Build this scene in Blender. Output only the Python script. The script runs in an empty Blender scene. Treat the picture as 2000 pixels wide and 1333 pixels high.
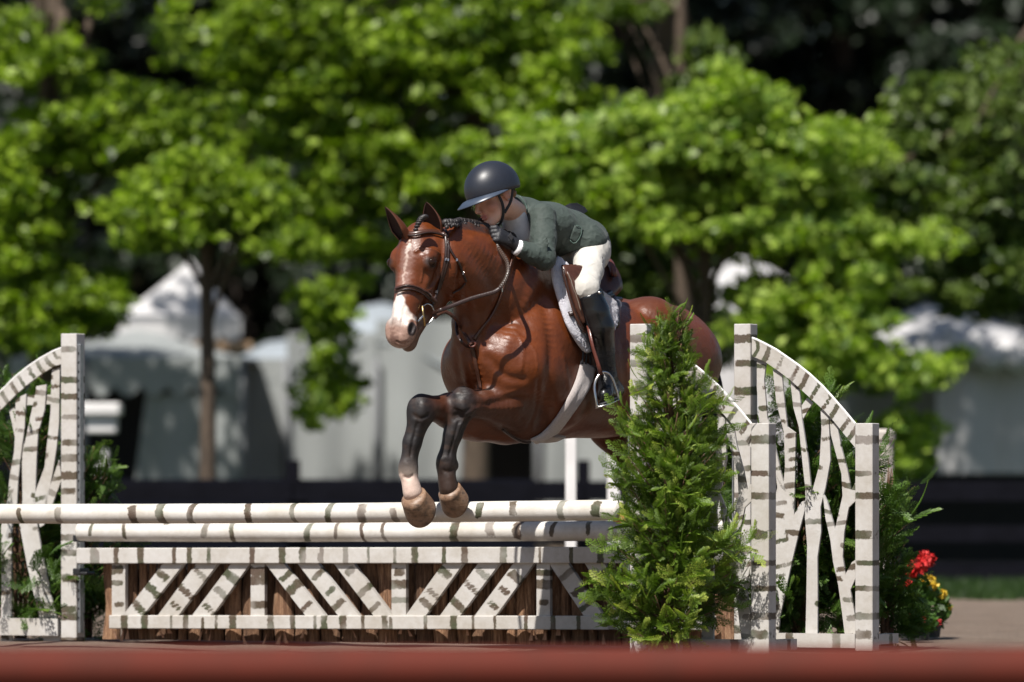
import bpy, math, random
import numpy as np
from mathutils import Vector, Matrix
from mathutils.bvhtree import BVHTree
random.seed(7)
RNG = np.random.default_rng(7)
SC = bpy.context.scene
COL = SC.collection
# ------------------------------------------------------------------ camera, light, exposure
CAM_Z = 0.8
HOR = 955.0            # row of the horizon in the 2000 px wide photograph
FPX = 11111.0          # focal length in those pixels (200 mm lens)
cam_d = bpy.data.cameras.new('camera'); cam = bpy.data.objects.new('camera', cam_d); COL.objects.link(cam)
cam_d.lens = 200; cam_d.sensor_width = 36; cam_d.clip_start = 0.1; cam_d.clip_end = 3000
cam.location = (0, 0, CAM_Z); cam.rotation_euler = (math.radians(90), 0, 0)
cam_d.shift_y = (HOR - 666.5) / 2000
cam_d.dof.use_dof = True; cam_d.dof.focus_distance = 27.5; cam_d.dof.aperture_fstop = 1.9
SC.camera = cam
SUN_DIR = Vector((-0.26, -0.50, 0.83)).normalized()      # towards the sun
world = bpy.data.worlds.new('World'); SC.world = world; world.use_nodes = True
wn = world.node_tree.nodes; wl = world.node_tree.links
sky = wn.new('ShaderNodeTexSky'); sky.sky_type = 'NISHITA'; sky.sun_disc = False
sky.sun_elevation = math.asin(SUN_DIR.z); sky.sun_rotation = math.atan2(SUN_DIR.x, SUN_DIR.y)
wl.new(sky.outputs[0], wn['Background'].inputs[0]); wn['Background'].inputs[1].default_value = 0.055
sun_d = bpy.data.lights.new('sun', 'SUN'); sun = bpy.data.objects.new('sun', sun_d); COL.objects.link(sun)
sun_d.energy = 5.0; sun_d.angle = math.radians(0.5); sun_d.color = (1, 0.955, 0.89)
sun.rotation_euler = SUN_DIR.to_track_quat('Z', 'Y').to_euler()
SC.view_settings.view_transform = 'Standard'; SC.view_settings.look = 'None'
SC.view_settings.exposure = 0.50; SC.view_settings.gamma = 1.0
SC.render.engine = 'CYCLES'
SC.cycles.use_denoising = True
SC.cycles.max_bounces = 6; SC.cycles.transparent_max_bounces = 8

# ------------------------------------------------------------------ helpers
def W(px, py, Y):
    "world point at depth Y seen at a pixel of the photograph"
    return Vector(((px - 1000) / FPX * Y, Y, CAM_Z - (py - HOR) / FPX * Y))
def ray(px, py):
    return Vector(((px - 1000) / FPX, 1.0, -(py - HOR) / FPX)).normalized()
CAMV = Vector((0, 0, CAM_Z))
def PL(px, py, p0, n):
    d = ray(px, py); t = (p0 - CAMV).dot(n) / d.dot(n)
    return CAMV + d * t
def link(o, parent=None):
    COL.objects.link(o)
    if parent is not None:
        o.parent = parent
        o.matrix_parent_inverse = parent.matrix_basis.inverted()
    return o
def tag(o, label=None, cat=None, group=None, kind=None):
    if label: o['label'] = label
    if cat: o['category'] = cat
    if group: o['group'] = group
    if kind: o['kind'] = kind
    return o
def empty(name, loc, label=None, cat=None, group=None):
    o = bpy.data.objects.new(name, None); o.location = loc; o.empty_display_size = .1
    COL.objects.link(o); return tag(o, label, cat, group)
def mesh_obj(name, V, F, mat, parent=None, smooth=False, attrs=None, cols=None):
    me = bpy.data.meshes.new(name)
    V = np.asarray(V, dtype=np.float32).reshape(-1, 3)
    if isinstance(F, np.ndarray) and F.ndim == 2:
        n, k = F.shape
        me.vertices.add(len(V)); me.vertices.foreach_set('co', V.ravel())
        me.loops.add(n * k); me.loops.foreach_set('vertex_index', F.ravel().astype(np.int32))
        me.polygons.add(n); me.polygons.foreach_set('loop_start', np.arange(0, n * k, k, dtype=np.int32))
        me.polygons.foreach_set('loop_total', np.full(n, k, dtype=np.int32))
        me.update(calc_edges=True); me.validate()
    else:
        me.from_pydata([tuple(map(float, v)) for v in V], [], [tuple(int(i) for i in f) for f in F]); me.update()
    if smooth:
        me.polygons.foreach_set('use_smooth', np.ones(len(me.polygons), dtype=bool))
    for k_, v_ in (attrs or {}).items():
        a = me.attributes.new(k_, 'FLOAT', 'POINT'); a.data.foreach_set('value', np.asarray(v_, dtype=np.float32))
    if cols is not None:
        a = me.attributes.new('Col', 'FLOAT_COLOR', 'POINT')
        c = np.ones((len(V), 4), dtype=np.float32); c[:, :3] = cols
        a.data.foreach_set('color', c.ravel())
    if mat: me.materials.append(mat)
    o = bpy.data.objects.new(name, me); return link(o, parent)
class MB:
    "collects simple solids into one mesh"
    def __init__(s): s.v = []; s.f = []; s.a = []
    def add(s, V, F, a=None):
        b = len(s.v); s.v += [tuple(p) for p in V]; s.f += [tuple(i + b for i in q) for q in F]
        s.a += list(a) if a is not None else [0.0] * len(V); return s
    def box(s, c, ex, ey, ez):
        c, ex, ey, ez = map(Vector, (c, ex, ey, ez))
        V = [c + ex * a + ey * b + ez * d for a in (-1, 1) for b in (-1, 1) for d in (-1, 1)]
        return s.add(V, [(0, 1, 3, 2), (4, 6, 7, 5), (0, 4, 5, 1), (2, 3, 7, 6), (0, 2, 6, 4), (1, 5, 7, 3)])
    def tube(s, pts, rad, n=8, flat=None, cap=True, up=None):
        "tube through pts; rad number or list; flat = (ratio) squash along the frame's second axis"
        pts = [Vector(p) for p in pts]
        if not hasattr(rad, '__len__'): rad = [rad] * len(pts)
        V = []; F = []; prev = None
        for i, p in enumerate(pts):
            t = (pts[min(i + 1, len(pts) - 1)] - pts[max(i - 1, 0)]).normalized()
            if up is not None:
                u_ = Vector(up[i] if isinstance(up, list) else up)
                b = (u_ - t * u_.dot(t)).normalized(); a = t.cross(b)
            else:
                if prev is None: prev = t.orthogonal()
                a = (prev - t * prev.dot(t)).normalized(); prev = a; b = t.cross(a)
            fl = 1 if flat is None else flat
            for k in range(n):
                an = 2 * math.pi * k / n
                V.append(p + (a * math.cos(an) + b * math.sin(an) * fl) * rad[i])
        for i in range(len(pts) - 1):
            for k in range(n):
                k2 = (k + 1) % n
                F.append((i * n + k, i * n + k2, (i + 1) * n + k2, (i + 1) * n + k))
        if cap:
            F.append(tuple(range(n - 1, -1, -1))); F.append(tuple((len(pts) - 1) * n + k for k in range(n)))
        return s.add(V, F)
    def ball(s, c, ex, ey=None, ez=None, nu=12, nv=8):
        c = Vector(c)
        if not hasattr(ex, '__len__'): r = ex; ex, ey, ez = Vector((r, 0, 0)), Vector((0, r, 0)), Vector((0, 0, r))
        ex, ey, ez = Vector(ex), Vector(ey), Vector(ez)
        V = [c + ez]; F = []
        for j in range(1, nv):
            ph = math.pi * j / nv
            for i in range(nu):
                th = 2 * math.pi * i / nu
                V.append(c + ex * math.sin(ph) * math.cos(th) + ey * math.sin(ph) * math.sin(th) + ez * math.cos(ph))
        V.append(c - ez); L_ = len(V) - 1
        for i in range(nu):
            F.append((0, 1 + i, 1 + (i + 1) % nu))
            F.append((L_, L_ - nu + (i + 1) % nu, L_ - nu + i))
            for j in range(nv - 2):
                a = 1 + j * nu + i; b = 1 + j * nu + (i + 1) % nu
                F.append((a, a + nu, b + nu, b))
        return s.add(V, F)
    def prism(s, poly, n, th):
        "poly: list of points in a plane, extruded by th along n"
        poly = [Vector(p) for p in poly]; n = Vector(n); m = len(poly)
        V = poly + [p + n * th for p in poly]
        F = [tuple(range(m)), tuple(range(2 * m - 1, m - 1, -1))]
        for i in range(m):
            j = (i + 1) % m; F.append((i, i + m, j + m, j))
        return s.add(V, F)
    def build(s, name, mat, parent=None, smooth=False, attr=None, bevel=None):
        o = mesh_obj(name, s.v, s.f, mat, parent, smooth, {attr: s.a} if attr else None)
        if bevel:
            m = o.modifiers.new('bevel', 'BEVEL'); m.width = bevel; m.segments = 2; m.limit_method = 'ANGLE'
        return o
def spline(pts, n=8):
    "Catmull-Rom through pts (Vectors or tuples)"
    P = [Vector(p) for p in pts]; out = []
    for i in range(len(P) - 1):
        p0, p1, p2, p3 = P[max(i - 1, 0)], P[i], P[i + 1], P[min(i + 2, len(P) - 1)]
        for k in range(n):
            t = k / n
            out.append(0.5 * ((2 * p1) + (p2 - p0) * t + (2 * p0 - 5 * p1 + 4 * p2 - p3) * t * t + (3 * p1 - p0 - 3 * p2 + p3) * t ** 3))
    out.append(P[-1]); return out

# ------------------------------------------------------------------ materials
class NM:
    def __init__(s, name):
        s.m = bpy.data.materials.new(name); s.m.use_nodes = True
        s.t = s.m.node_tree; s.b = s.t.nodes['Principled BSDF']; s.out = s.t.nodes['Material Output']
    def n(s, typ, **kw):
        q = s.t.nodes.new('ShaderNode' + typ)
        for k, v in kw.items():
            if k.startswith('i_'): q.inputs[int(k[2:]) if k[2:].isdigit() else k[2:].replace('_', ' ')].default_value = v
            else: setattr(q, k, v)
        return q
    def l(s, a, b): s.t.links.new(a, b)
    def set(s, **kw):
        for k, v in kw.items(): s.b.inputs[k.replace('_', ' ')].default_value = v
    def coords(s, scale=(1, 1, 1), kind='Object'):
        tc = s.n('TexCoord'); mp = s.n('Mapping'); mp.inputs['Scale'].default_value = scale
        s.l(tc.outputs[kind], mp.inputs[0]); return mp.outputs[0]
    def noise(s, scale, detail=4, vec=None, rough=.55):
        q = s.n('TexNoise'); q.inputs['Scale'].default_value = scale; q.inputs['Detail'].default_value = detail
        q.inputs['Roughness'].default_value = rough
        if vec is not None: s.l(vec, q.inputs['Vector'])
        return q.outputs['Fac']
    def ramp(s, fac, stops):
        q = s.n('ValToRGB'); e = q.color_ramp.elements
        while len(e) < len(stops): e.new(.5)
        for el, (p, c) in zip(e, stops):
            el.position = p; el.color = (*c, 1) if hasattr(c, '__len__') else (c, c, c, 1)
        s.l(fac, q.inputs[0]); return q.outputs[0]
    def math(s, op, a, b=None, clamp=False):
        q = s.n('Math', operation=op, use_clamp=clamp)
        for i, x in enumerate((a, b)):
            if x is None: continue
            if isinstance(x, (int, float)): q.inputs[i].default_value = x
            else: s.l(x, q.inputs[i])
        return q.outputs[0]
    def mix(s, fac, a, b, mode='MIX'):
        q = s.n('Mix', data_type='RGBA', blend_type=mode)
        for i, x in ((0, fac), (6, a), (7, b)):
            if isinstance(x, (int, float)): q.inputs[i].default_value = x
            elif isinstance(x, tuple): q.inputs[i].default_value = (*x, 1)
            else: s.l(x, q.inputs[i])
        return q.outputs[2]
    def bump(s, h, strength=.3, dist=.01):
        q = s.n('Bump'); q.inputs['Strength'].default_value = strength; q.inputs['Distance'].default_value = dist
        s.l(h, q.inputs['Height']); s.l(q.outputs[0], s.b.inputs['Normal']); return q
    def base(s, c):
        if isinstance(c, tuple): s.b.inputs['Base Color'].default_value = (*c, 1)
        else: s.l(c, s.b.inputs['Base Color'])
def simple(name, col, rough=.6, var=.25, scale=20, bump=.2, dist=.003, metal=0, vec=(1, 1, 1), spec=None, coat=0, sheen=0, vary_id=0):
    m = NM(name); v = m.coords(vec); f = m.noise(scale, 5, v)
    c = m.ramp(f, [(.25, tuple(x * (1 - var) for x in col)), (.75, tuple(min(1, x * (1 + var)) for x in col))])
    if vary_id:
        oi = m.n('ObjectInfo'); r = m.math('MULTIPLY_ADD', oi.outputs['Random'], vary_id); r.node.inputs[2].default_value = 1 - vary_id / 2
        hs = m.n('HueSaturation'); m.l(c, hs.inputs['Color']); m.l(r, hs.inputs['Value']); c = hs.outputs[0]
    m.base(c); m.set(Roughness=rough, Metallic=metal)
    if spec is not None: m.b.inputs['Specular IOR Level'].default_value = spec
    if coat: m.b.inputs['Coat Weight'].default_value = coat; m.b.inputs['Coat Roughness'].default_value = .15
    if sheen: m.b.inputs['Sheen Weight'].default_value = sheen
    if bump: m.bump(m.noise(scale * 3, 5, v), bump, dist)
    return m.m

# ------------------------------------------------------------------ implicit surfaces -> one continuous mesh
class Field:
    def __init__(s): s.p = []
    def _ell(s, c, M, r, op, k, paint):
        s.p.append(dict(t='e', c=np.array(c, float), M=np.array(M, float), r=np.array(r, float), op=op, k=k, paint=paint)); return s
    def ell(s, c, r, M=None, op=1, k=.03, paint=None):
        if not hasattr(r, '__len__'): r = (r, r, r)
        return s._ell(c, np.eye(3) if M is None else M, r, op, k, paint)
    def cone(s, a, b, ra, rb, u=None, op=1, k=.03, paint=None):
        "tapered limb; ra, rb = radius or (radius along u, radius across u)"
        ra = ra if hasattr(ra, '__len__') else (ra, ra); rb = rb if hasattr(rb, '__len__') else (rb, rb)
        a = np.array(a, float); b = np.array(b, float); d = b - a; L = np.linalg.norm(d); d = d / L
        u = np.array(u, float) if u is not None else np.array(Vector(d).orthogonal())
        u = u - d * (u @ d); u /= np.linalg.norm(u); v = np.cross(d, u)
        s.p.append(dict(t='c', a=a, L=L, M=np.array([u, v, d]), ra=ra, rb=rb, op=op, k=k, paint=paint)); return s
    def chain(s, pts, radii, u=None, k=.03, paint=None):
        for i in range(len(pts) - 1): s.cone(pts[i], pts[i + 1], radii[i], radii[i + 1], u, 1, k, paint)
        return s
    @staticmethod
    def dist(q, P):
        if q['t'] == 'e':
            l = (P - q['c']) @ q['M'].T; r = q['r']
            k0 = np.sqrt((l * l / (r * r)).sum(-1)) + 1e-6
            k1 = np.sqrt((l * l / (r ** 4)).sum(-1)) + 1e-6
            return k0 * (k0 - 1) / k1
        l = (P - q['a']) @ q['M'].T; t = np.clip(l[..., 2] / q['L'], 0, 1)
        ru = q['ra'][0] + (q['rb'][0] - q['ra'][0]) * t; rv = q['ra'][1] + (q['rb'][1] - q['ra'][1]) * t
        w = l[..., 2] - t * q['L']; rw = np.minimum(ru, rv)
        x, y, z = l[..., 0], l[..., 1], w
        k0 = np.sqrt((x / ru) ** 2 + (y / rv) ** 2 + (z / rw) ** 2) + 1e-6
        k1 = np.sqrt((x / ru ** 2) ** 2 + (y / rv ** 2) ** 2 + (z / rw ** 2) ** 2) + 1e-6
        return k0 * (k0 - 1) / k1
    def bounds(s, q):
        if q['t'] == 'e': R = q['r'].max(); return q['c'] - R, q['c'] + R
        R = max(*q['ra'], *q['rb']); b = q['a'] + q['M'][2] * q['L']
        return np.minimum(q['a'], b) - R, np.maximum(q['a'], b) + R
    def mesh(s, axes, noise=None):
        xs, ys, zs = axes
        G = np.full((len(xs), len(ys), len(zs)), .2, dtype=np.float32)
        for q in s.p:
            lo, hi = s.bounds(q); m = q['k'] + .03
            i = [slice(max(0, np.searchsorted(ax, lo[n] - m) - 1), np.searchsorted(ax, hi[n] + m) + 1) for n, ax in enumerate(axes)]
            sub = np.stack(np.meshgrid(xs[i[0]], ys[i[1]], zs[i[2]], indexing='ij'), -1).astype(np.float32)
            if 0 in sub.shape: continue
            d = Field.dist({k_: (v_.astype(np.float32) if isinstance(v_, np.ndarray) else v_) for k_, v_ in q.items()}, sub)
            g = G[i[0], i[1], i[2]]; k = q['k']
            if q['op'] > 0:
                h = np.clip(.5 + .5 * (g - d) / k, 0, 1); g2 = g * (1 - h) + d * h - k * h * (1 - h)
            else:
                h = np.clip(.5 - .5 * (g + d) / k, 0, 1); g2 = g * (1 - h) - d * h + k * h * (1 - h)
            G[i[0], i[1], i[2]] = g2
        return nets(G, axes)
    def paint(s, V, soft=.015):
        "blend of the primitives' paint vectors at vertices V"
        acc = None; wt = np.zeros(len(V))
        for q in s.p:
            if q['paint'] is None or q['op'] < 0: continue
            d = Field.dist(q, V); w = np.exp(-np.clip(d, -.1, 1) / soft)
            c = np.array(q['paint'], float)
            acc = w[:, None] * c if acc is None else acc + w[:, None] * c
            wt += w
        return acc / (wt[:, None] + 1e-12)
def nets(G, axes):
    nx, ny, nz = G.shape; S = G < 0
    cnt = np.zeros((nx - 1, ny - 1, nz - 1), dtype=np.int8)
    for a in (0, 1):
        for b in (0, 1):
            for c in (0, 1): cnt += S[a:nx - 1 + a, b:ny - 1 + b, c:nz - 1 + c]
    act = (cnt > 0) & (cnt < 8); I, J, K = np.nonzero(act)
    idx = np.full(act.shape, -1, dtype=np.int64); idx[I, J, K] = np.arange(len(I))
    ax = [np.asarray(a, dtype=np.float64) for a in axes]
    acc = np.zeros((len(I), 3)); n = np.zeros(len(I))
    cs = [(a, b, c) for a in (0, 1) for b in (0, 1) for c in (0, 1)]
    for c0 in cs:
        for d in range(3):
            if c0[d]: continue
            c1 = list(c0); c1[d] = 1
            g0 = G[I + c0[0], J + c0[1], K + c0[2]].astype(float); g1 = G[I + c1[0], J + c1[1], K + c1[2]].astype(float)
            x = (g0 < 0) != (g1 < 0); t = np.where(x, g0 / np.where(x, g0 - g1, 1), 0)
            p0 = np.stack([ax[0][I + c0[0]], ax[1][J + c0[1]], ax[2][K + c0[2]]], -1)
            p1 = np.stack([ax[0][I + c1[0]], ax[1][J + c1[1]], ax[2][K + c1[2]]], -1)
            acc += np.where(x[:, None], p0 + (p1 - p0) * t[:, None], 0); n += x
    V = acc / n[:, None]; F = []
    for d in range(3):
        e, f = [(1, 2), (2, 0), (0, 1)][d]
        A = [slice(1, -1)] * 3; A[d] = slice(0, -1); B = list(A); B[d] = slice(1, None)
        s0 = S[tuple(A)]; s1 = S[tuple(B)]; m = s0 != s1; i = np.stack(np.nonzero(m), -1)
        off = np.array([1, 1, 1]); off[d] = 0; i = i + off; sg = s0[m]
        def at(de, df):
            j = i.copy(); j[:, e] += de; j[:, f] += df; return idx[j[:, 0], j[:, 1], j[:, 2]]
        q = np.stack([at(-1, -1), at(0, -1), at(0, 0), at(-1, 0)], -1)
        q[~sg] = q[~sg][:, ::-1]; F.append(q)
    F = np.concatenate(F); F = F[(F >= 0).all(1)]
    return V, F
def relax(V, F, it=2, lam=.5):
    E = np.concatenate([F[:, [0, 1]], F[:, [1, 2]], F[:, [2, 3]], F[:, [3, 0]]])
    for _ in range(it):
        acc = np.zeros_like(V); n = np.zeros(len(V))
        for a, b in ((0, 1), (1, 0)):
            for c in range(3): acc[:, c] += np.bincount(E[:, a], V[E[:, b], c], len(V))
            n += np.bincount(E[:, a], minlength=len(V))
        V = V + (acc / np.maximum(n, 1)[:, None] - V) * lam
    return V
def axis(lo, hi, coarse, fine=None, flo=0, fhi=0):
    if fine is None: return np.arange(lo, hi + coarse, coarse)
    out = [lo]
    while out[-1] < hi:
        x = out[-1]; out.append(x + (fine if flo <= x < fhi else coarse))
    return np.array(out)
def vnoise(V, f, seed=0):
    "cheap smooth noise from sums of sines, -1..1"
    r = np.random.default_rng(seed); o = np.zeros(len(V))
    for k in range(7):
        d = r.normal(size=3); d /= np.linalg.norm(d); o += np.sin(V @ d * f * (.6 + .25 * k) * 6.28 + r.uniform(0, 6.28))
    return o / 4
# ------------------------------------------------------------------ GROUND
M_SAND = NM('arena_sand'); v = M_SAND.coords((1, 1, 1)); f = M_SAND.noise(2.5, 6, v, .6); g = M_SAND.noise(40, 5, v, .7)
M_SAND.base(M_SAND.mix(M_SAND.ramp(g, [(.35, 0), (.65, .7)]), M_SAND.ramp(f, [(.3, (.23, .165, .12)), (.7, (.34, .26, .20))]), (.16, .11, .08))); M_SAND.set(Roughness=.95)
M_SAND.bump(M_SAND.math('ADD', g, M_SAND.math('MULTIPLY', f, 2)), 1, .05); M_SAND = M_SAND.m
def sheet(name, x0, x1, y0, y1, z, mat, nx=1, ny=1, hf_=None):
    xs = np.linspace(x0, x1, nx + 1); ys = np.linspace(y0, y1, ny + 1); V = [(x, y, z + (hf_(x, y) if hf_ else 0)) for y in ys for x in xs]
    F = [(j * (nx + 1) + i, j * (nx + 1) + i + 1, (j + 1) * (nx + 1) + i + 1, (j + 1) * (nx + 1) + i) for j in range(ny) for i in range(nx)]
    return tag(mesh_obj(name, V, F, mat, None, True), kind='structure')
_g = np.random.default_rng(2); _gd = [(_g.normal(size=2), _g.uniform(0, 6.28), _g.uniform(2, 9)) for _ in range(14)]
def lump(x, y): return -.012 + .006 * sum(math.sin((x * d[0] + y * d[1]) * f_ + p) for d, p, f_ in _gd) / 3
sheet('arena_sand', -4, 5, 20, 42, 0, M_SAND, 220, 320, lump)
M_EARTH = simple('earth', (.16, .12, .085), .95, .3, 2, .5, .05)
sheet('ground', -700, 700, -40, 1500, -.05, M_EARTH)
M_GRASSG = simple('mown_turf', (.020, .042, .010), .9, .4, 3, .6, .04)  # turf green darkened to carry the fence's shade
sheet('grass_verge', -40, 40, 41, 62, -.02, M_GRASSG)
rng = np.random.default_rng(12); n = 26000
gx = rng.uniform(-5.5, 6, n); gy = rng.uniform(41, 47.5, n); hh_ = rng.uniform(.03, .10, n); a = rng.uniform(0, 6.28, n); lx = rng.normal(size=n) * .03; w_ = .008
V = np.stack([np.stack([gx - np.cos(a) * w_, gy - np.sin(a) * w_, np.full(n, -.02)], -1), np.stack([gx + np.cos(a) * w_, gy + np.sin(a) * w_, np.full(n, -.02)], -1), np.stack([gx + lx, gy + lx, hh_], -1)], 1).reshape(-1, 3)
def foliage_mat0(name, dark, light, trans=.35):
    m = NM(name); at = m.n('Attribute', attribute_name='shade'); c = m.ramp(at.outputs['Fac'], [(0, dark), (1, light)])
    m.base(c); m.set(Roughness=.45); m.b.inputs['Specular IOR Level'].default_value = .45
    tr = m.n('BsdfTranslucent'); m.l(m.mix(1.0, c, (1.3, 1.5, .35), 'MULTIPLY'), tr.inputs[0])
    mx = m.n('MixShader'); mx.inputs[0].default_value = trans; m.l(m.b.outputs[0], mx.inputs[1]); m.l(tr.outputs[0], mx.inputs[2]); m.l(mx.outputs[0], m.out.inputs[0]); return m.m
M_BLADE = foliage_mat0('grass_blades', (.018, .042, .008), (.045, .085, .018), .3)  # blade greens darkened too, for shade beside the fence
tag(mesh_obj('grass', V, np.arange(len(V)).reshape(-1, 3), M_BLADE, None, False, {'shade': np.repeat(rng.uniform(0, 1, n), 3)}), 'short green grass along the foot of the black fence', 'grass', kind='stuff')
# ------------------------------------------------------------------ BLACK BOARD FENCE
M_BLKF = simple('black_fence_paint', (.005, .005, .008), .9, .3, 6, .3, spec=.08)
FY = 47.8
fen = empty('board_fence', (0, FY, 0), 'long black board fence along the far side of the arena', 'fence')
for k in range(-3, 5):
    x = .6 + 2.44 * k + (2.0 if False else 0); MB().box((x, FY + .07, .50), (.055, 0, 0), (0, .055, 0), (0, 0, .54)).build('fence_post', M_BLKF, fen, bevel=.006)
    for z in (.78, .42, .10): MB().box((x + 1.22, FY, z), (1.215, 0, 0), (0, .018, 0), (0, 0, .085 if z > .7 else .07)).build('rail', M_BLKF, fen, bevel=.004)
MB().box((-2.7, FY + .16, .46), (2.9, 0, 0), (0, .012, 0), (0, 0, .42)).build('kick_board', simple('dark_navy_board', (.005, .006, .012), .9, .2, 3, spec=.08), fen)
# white posts beyond the jump
M_WHITE = simple('white_paint_far', (.72, .70, .69), .5, .1, 5)
def far_post(px, wpx, y0, y1, Y, label):
    a, b = W(px, y0, Y), W(px, y1, Y); r = wpx / FPX * Y / 2
    o = empty('white_post', (a.x, Y, 0), label, 'post'); MB().box((a.x, Y, a.z / 2), (r, 0, 0), (0, r, 0), (0, 0, a.z / 2)).build('shaft', M_WHITE, o, bevel=.006)
    MB().box((a.x, Y, a.z + .01), (r * 1.25, 0, 0), (0, r * 1.25, 0), (0, 0, .014)).build('cap', M_WHITE, o, bevel=.004)
far_post(1115, 21, 842, 1100, 34.5, 'white post standing behind the two poles below the horse belly')
far_post(1198, 24, 872, 1100, 35, 'pale post left of the tall cedar, under the hind leg')
fl = W(1722, 845, 33); fo = empty('fluted_column', (fl.x, 33, 0), 'pale fluted garden column behind the rear right standard', 'column')
V = []; F = []; n = 32
for i, (z, r) in enumerate(((0, .075), (.02, .072), (fl.z - .05, .066), (fl.z - .04, .080), (fl.z, .080), (fl.z + .02, .05))):
    for k in range(n): rr_ = r * (1 + (.06 if k % 2 else -.03) * (i in (1, 2))); V.append((fl.x + rr_ * math.cos(2 * math.pi * k / n), 33 + rr_ * math.sin(2 * math.pi * k / n), z))
for i in range(5):
    for k in range(n): k2 = (k + 1) % n; F.append((i * n + k, i * n + k2, (i + 1) * n + k2, (i + 1) * n + k))
F.append(tuple(5 * n + k for k in range(n)))
mesh_obj('shaft', V, F, simple('pale_stone_plastic', (.42, .38, .34), .7, .15, 8), fo)
# ------------------------------------------------------------------ TENTS
M_TENT = simple('white_tent_vinyl', (.50, .49, .49), .55, .10, 1.2, .15, .02); M_TENTSHADE = simple('shade_toned_tent_wall', (.28, .295, .29), .6, .12, .8, .15, .02)  # wall tone is white vinyl with the trees' shade painted in
M_CANOPYSHADE = simple('shade_toned_canopy', (.32, .355, .385), .55, .12, .8, .15, .02)  # white canopy cloth, bluish shade put into its colour
M_SHADE = simple('painted_shade_black', (.012, .011, .011), .8, .2, 4)  # near-black paint that stands in for shade inside the tents
M_TAN = simple('tan_trim', (.42, .28, .17), .7, .2, 4)
M_TPOLE = simple('tent_pole', (.16, .165, .17), .6, .1, 4)
def sag_roof(x0, x1, y0, y1, ze, zp, mat, parent, name='roof', n=12, cx=None, power=1.35):
    "square marquee roof rising to one peak with a concave slope"
    V = []; F = []; cx = (x0 + x1) / 2 if cx is None else cx; cy = (y0 + y1) / 2
    for j in range(n + 1):
        for i in range(n + 1):
            x = x0 + (x1 - x0) * i / n; y = y0 + (y1 - y0) * j / n
            t = max(abs(x - cx) / (((x1 - cx) if x > cx else (cx - x0)) + 1e-6), abs(y - cy) / ((y1 - y0) / 2)); V.append((x, y, ze + (zp - ze) * max(0, 1 - t) ** power))
    for j in range(n):
        for i in range(n): a = j * (n + 1) + i; F.append((a, a + 1, a + n + 2, a + n + 1))
    return mesh_obj(name, V, F, mat, parent, True)
def wall_cloth(x0, x1, y, z0, z1, mat, parent, name='wall_panel', fold=.05, nx=40, seed=0, x0b=None, x1b=None):
    r = np.random.default_rng(seed); V = []; F = []; ph = r.uniform(0, 6, 4); x0b = x0 if x0b is None else x0b; x1b = x1 if x1b is None else x1b
    for j in range(7):
        t = j / 6; z = z1 + (z0 - z1) * t
        for i in range(nx + 1):
            s_ = i / nx; x = (x0 + (x1 - x0) * s_) * (1 - t) + (x0b + (x1b - x0b) * s_) * t
            d = fold * (math.sin(x * 5.1 + ph[0]) + .6 * math.sin(x * 11 + ph[1] + t)) * (.4 + .6 * t); V.append((x, y + d, z))
    for j in range(6):
        for i in range(nx): a = j * (nx + 1) + i; F.append((a, a + nx + 1, a + nx + 2, a + 1))
    return mesh_obj(name, V, F, mat, parent, True)
def valance(x0, x1, y, z0, z1, mat, parent, n=10, name='valance'):
    V = []; F = []; m_ = n * 6
    for i in range(m_ + 1):
        x = x0 + (x1 - x0) * i / m_; s_ = abs(math.sin(math.pi * i / 6)); V += [(x, y, z1), (x, y - .01, z0 + (z1 - z0) * .25 * (1 - s_))]
    for i in range(m_): F.append((2 * i, 2 * i + 1, 2 * i + 3, 2 * i + 2))
    return mesh_obj(name, V, F, mat, parent, True)
def X(px, Y): return (px - 1000) / FPX * Y
def Z(py, Y): return CAM_Z - (py - HOR) / FPX * Y
# left marquee with small peaked cupola
Y1 = 62.0
t1 = empty('marquee_tent', (X(300, Y1), Y1, 0), 'white marquee with painted-shade walls and pointed roof behind the slim tree trunk', 'tent')
sag_roof(X(232, Y1 + 3), X(472, Y1 + 3), Y1 + 2.4, Y1 + 3.8, Z(622, Y1 + 3), Z(505, Y1 + 3), M_TENT, t1, cx=X(372, Y1 + 3), power=1.15)
valance(X(232, Y1 + 2.4), X(472, Y1 + 2.4), Y1 + 2.38, Z(668, Y1 + 2.4), Z(620, Y1 + 2.4), M_TENT, t1, 6)
MB().box(((X(330, Y1) + X(472, Y1)) / 2, Y1 + 2.42, Z(676, Y1 + 2.4)), ((X(472, Y1) - X(330, Y1)) / 2, 0, 0), (0, .03, 0), (0, 0, .05)).build('gutter', M_TAN, t1)
sag_roof(X(20, Y1), X(480, Y1), Y1, Y1 + 5, Z(700, Y1), Z(628, Y1), M_TENTSHADE, t1, 'lower_roof', power=1.1)
valance(X(20, Y1), X(480, Y1), Y1 - .02, Z(775, Y1), Z(698, Y1), M_TENTSHADE, t1, 9)
wall_cloth(X(285, Y1), X(475, Y1), Y1 + .05, .25, Z(770, Y1), M_TENTSHADE, t1, seed=1, x0b=X(248, Y1), x1b=X(475, Y1))
wall_cloth(X(20, Y1), X(165, Y1), Y1 + .05, .25, Z(770, Y1), M_TENTSHADE, t1, seed=2)
MB().box((X(215, Y1), Y1 + 2, 1.0), (1.2, 0, 0), (0, .05, 0), (0, 0, 1.1)).build('shade_panel', M_SHADE, t1)  # black board in place of the marquee's shaded interior
for px in (165, 475): MB().tube([(X(px, Y1), Y1 - .05, -.04), (X(px, Y1), Y1 - .05, Z(700, Y1))], .035, 10).build('tent_pole', M_TPOLE, t1, True)
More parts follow.
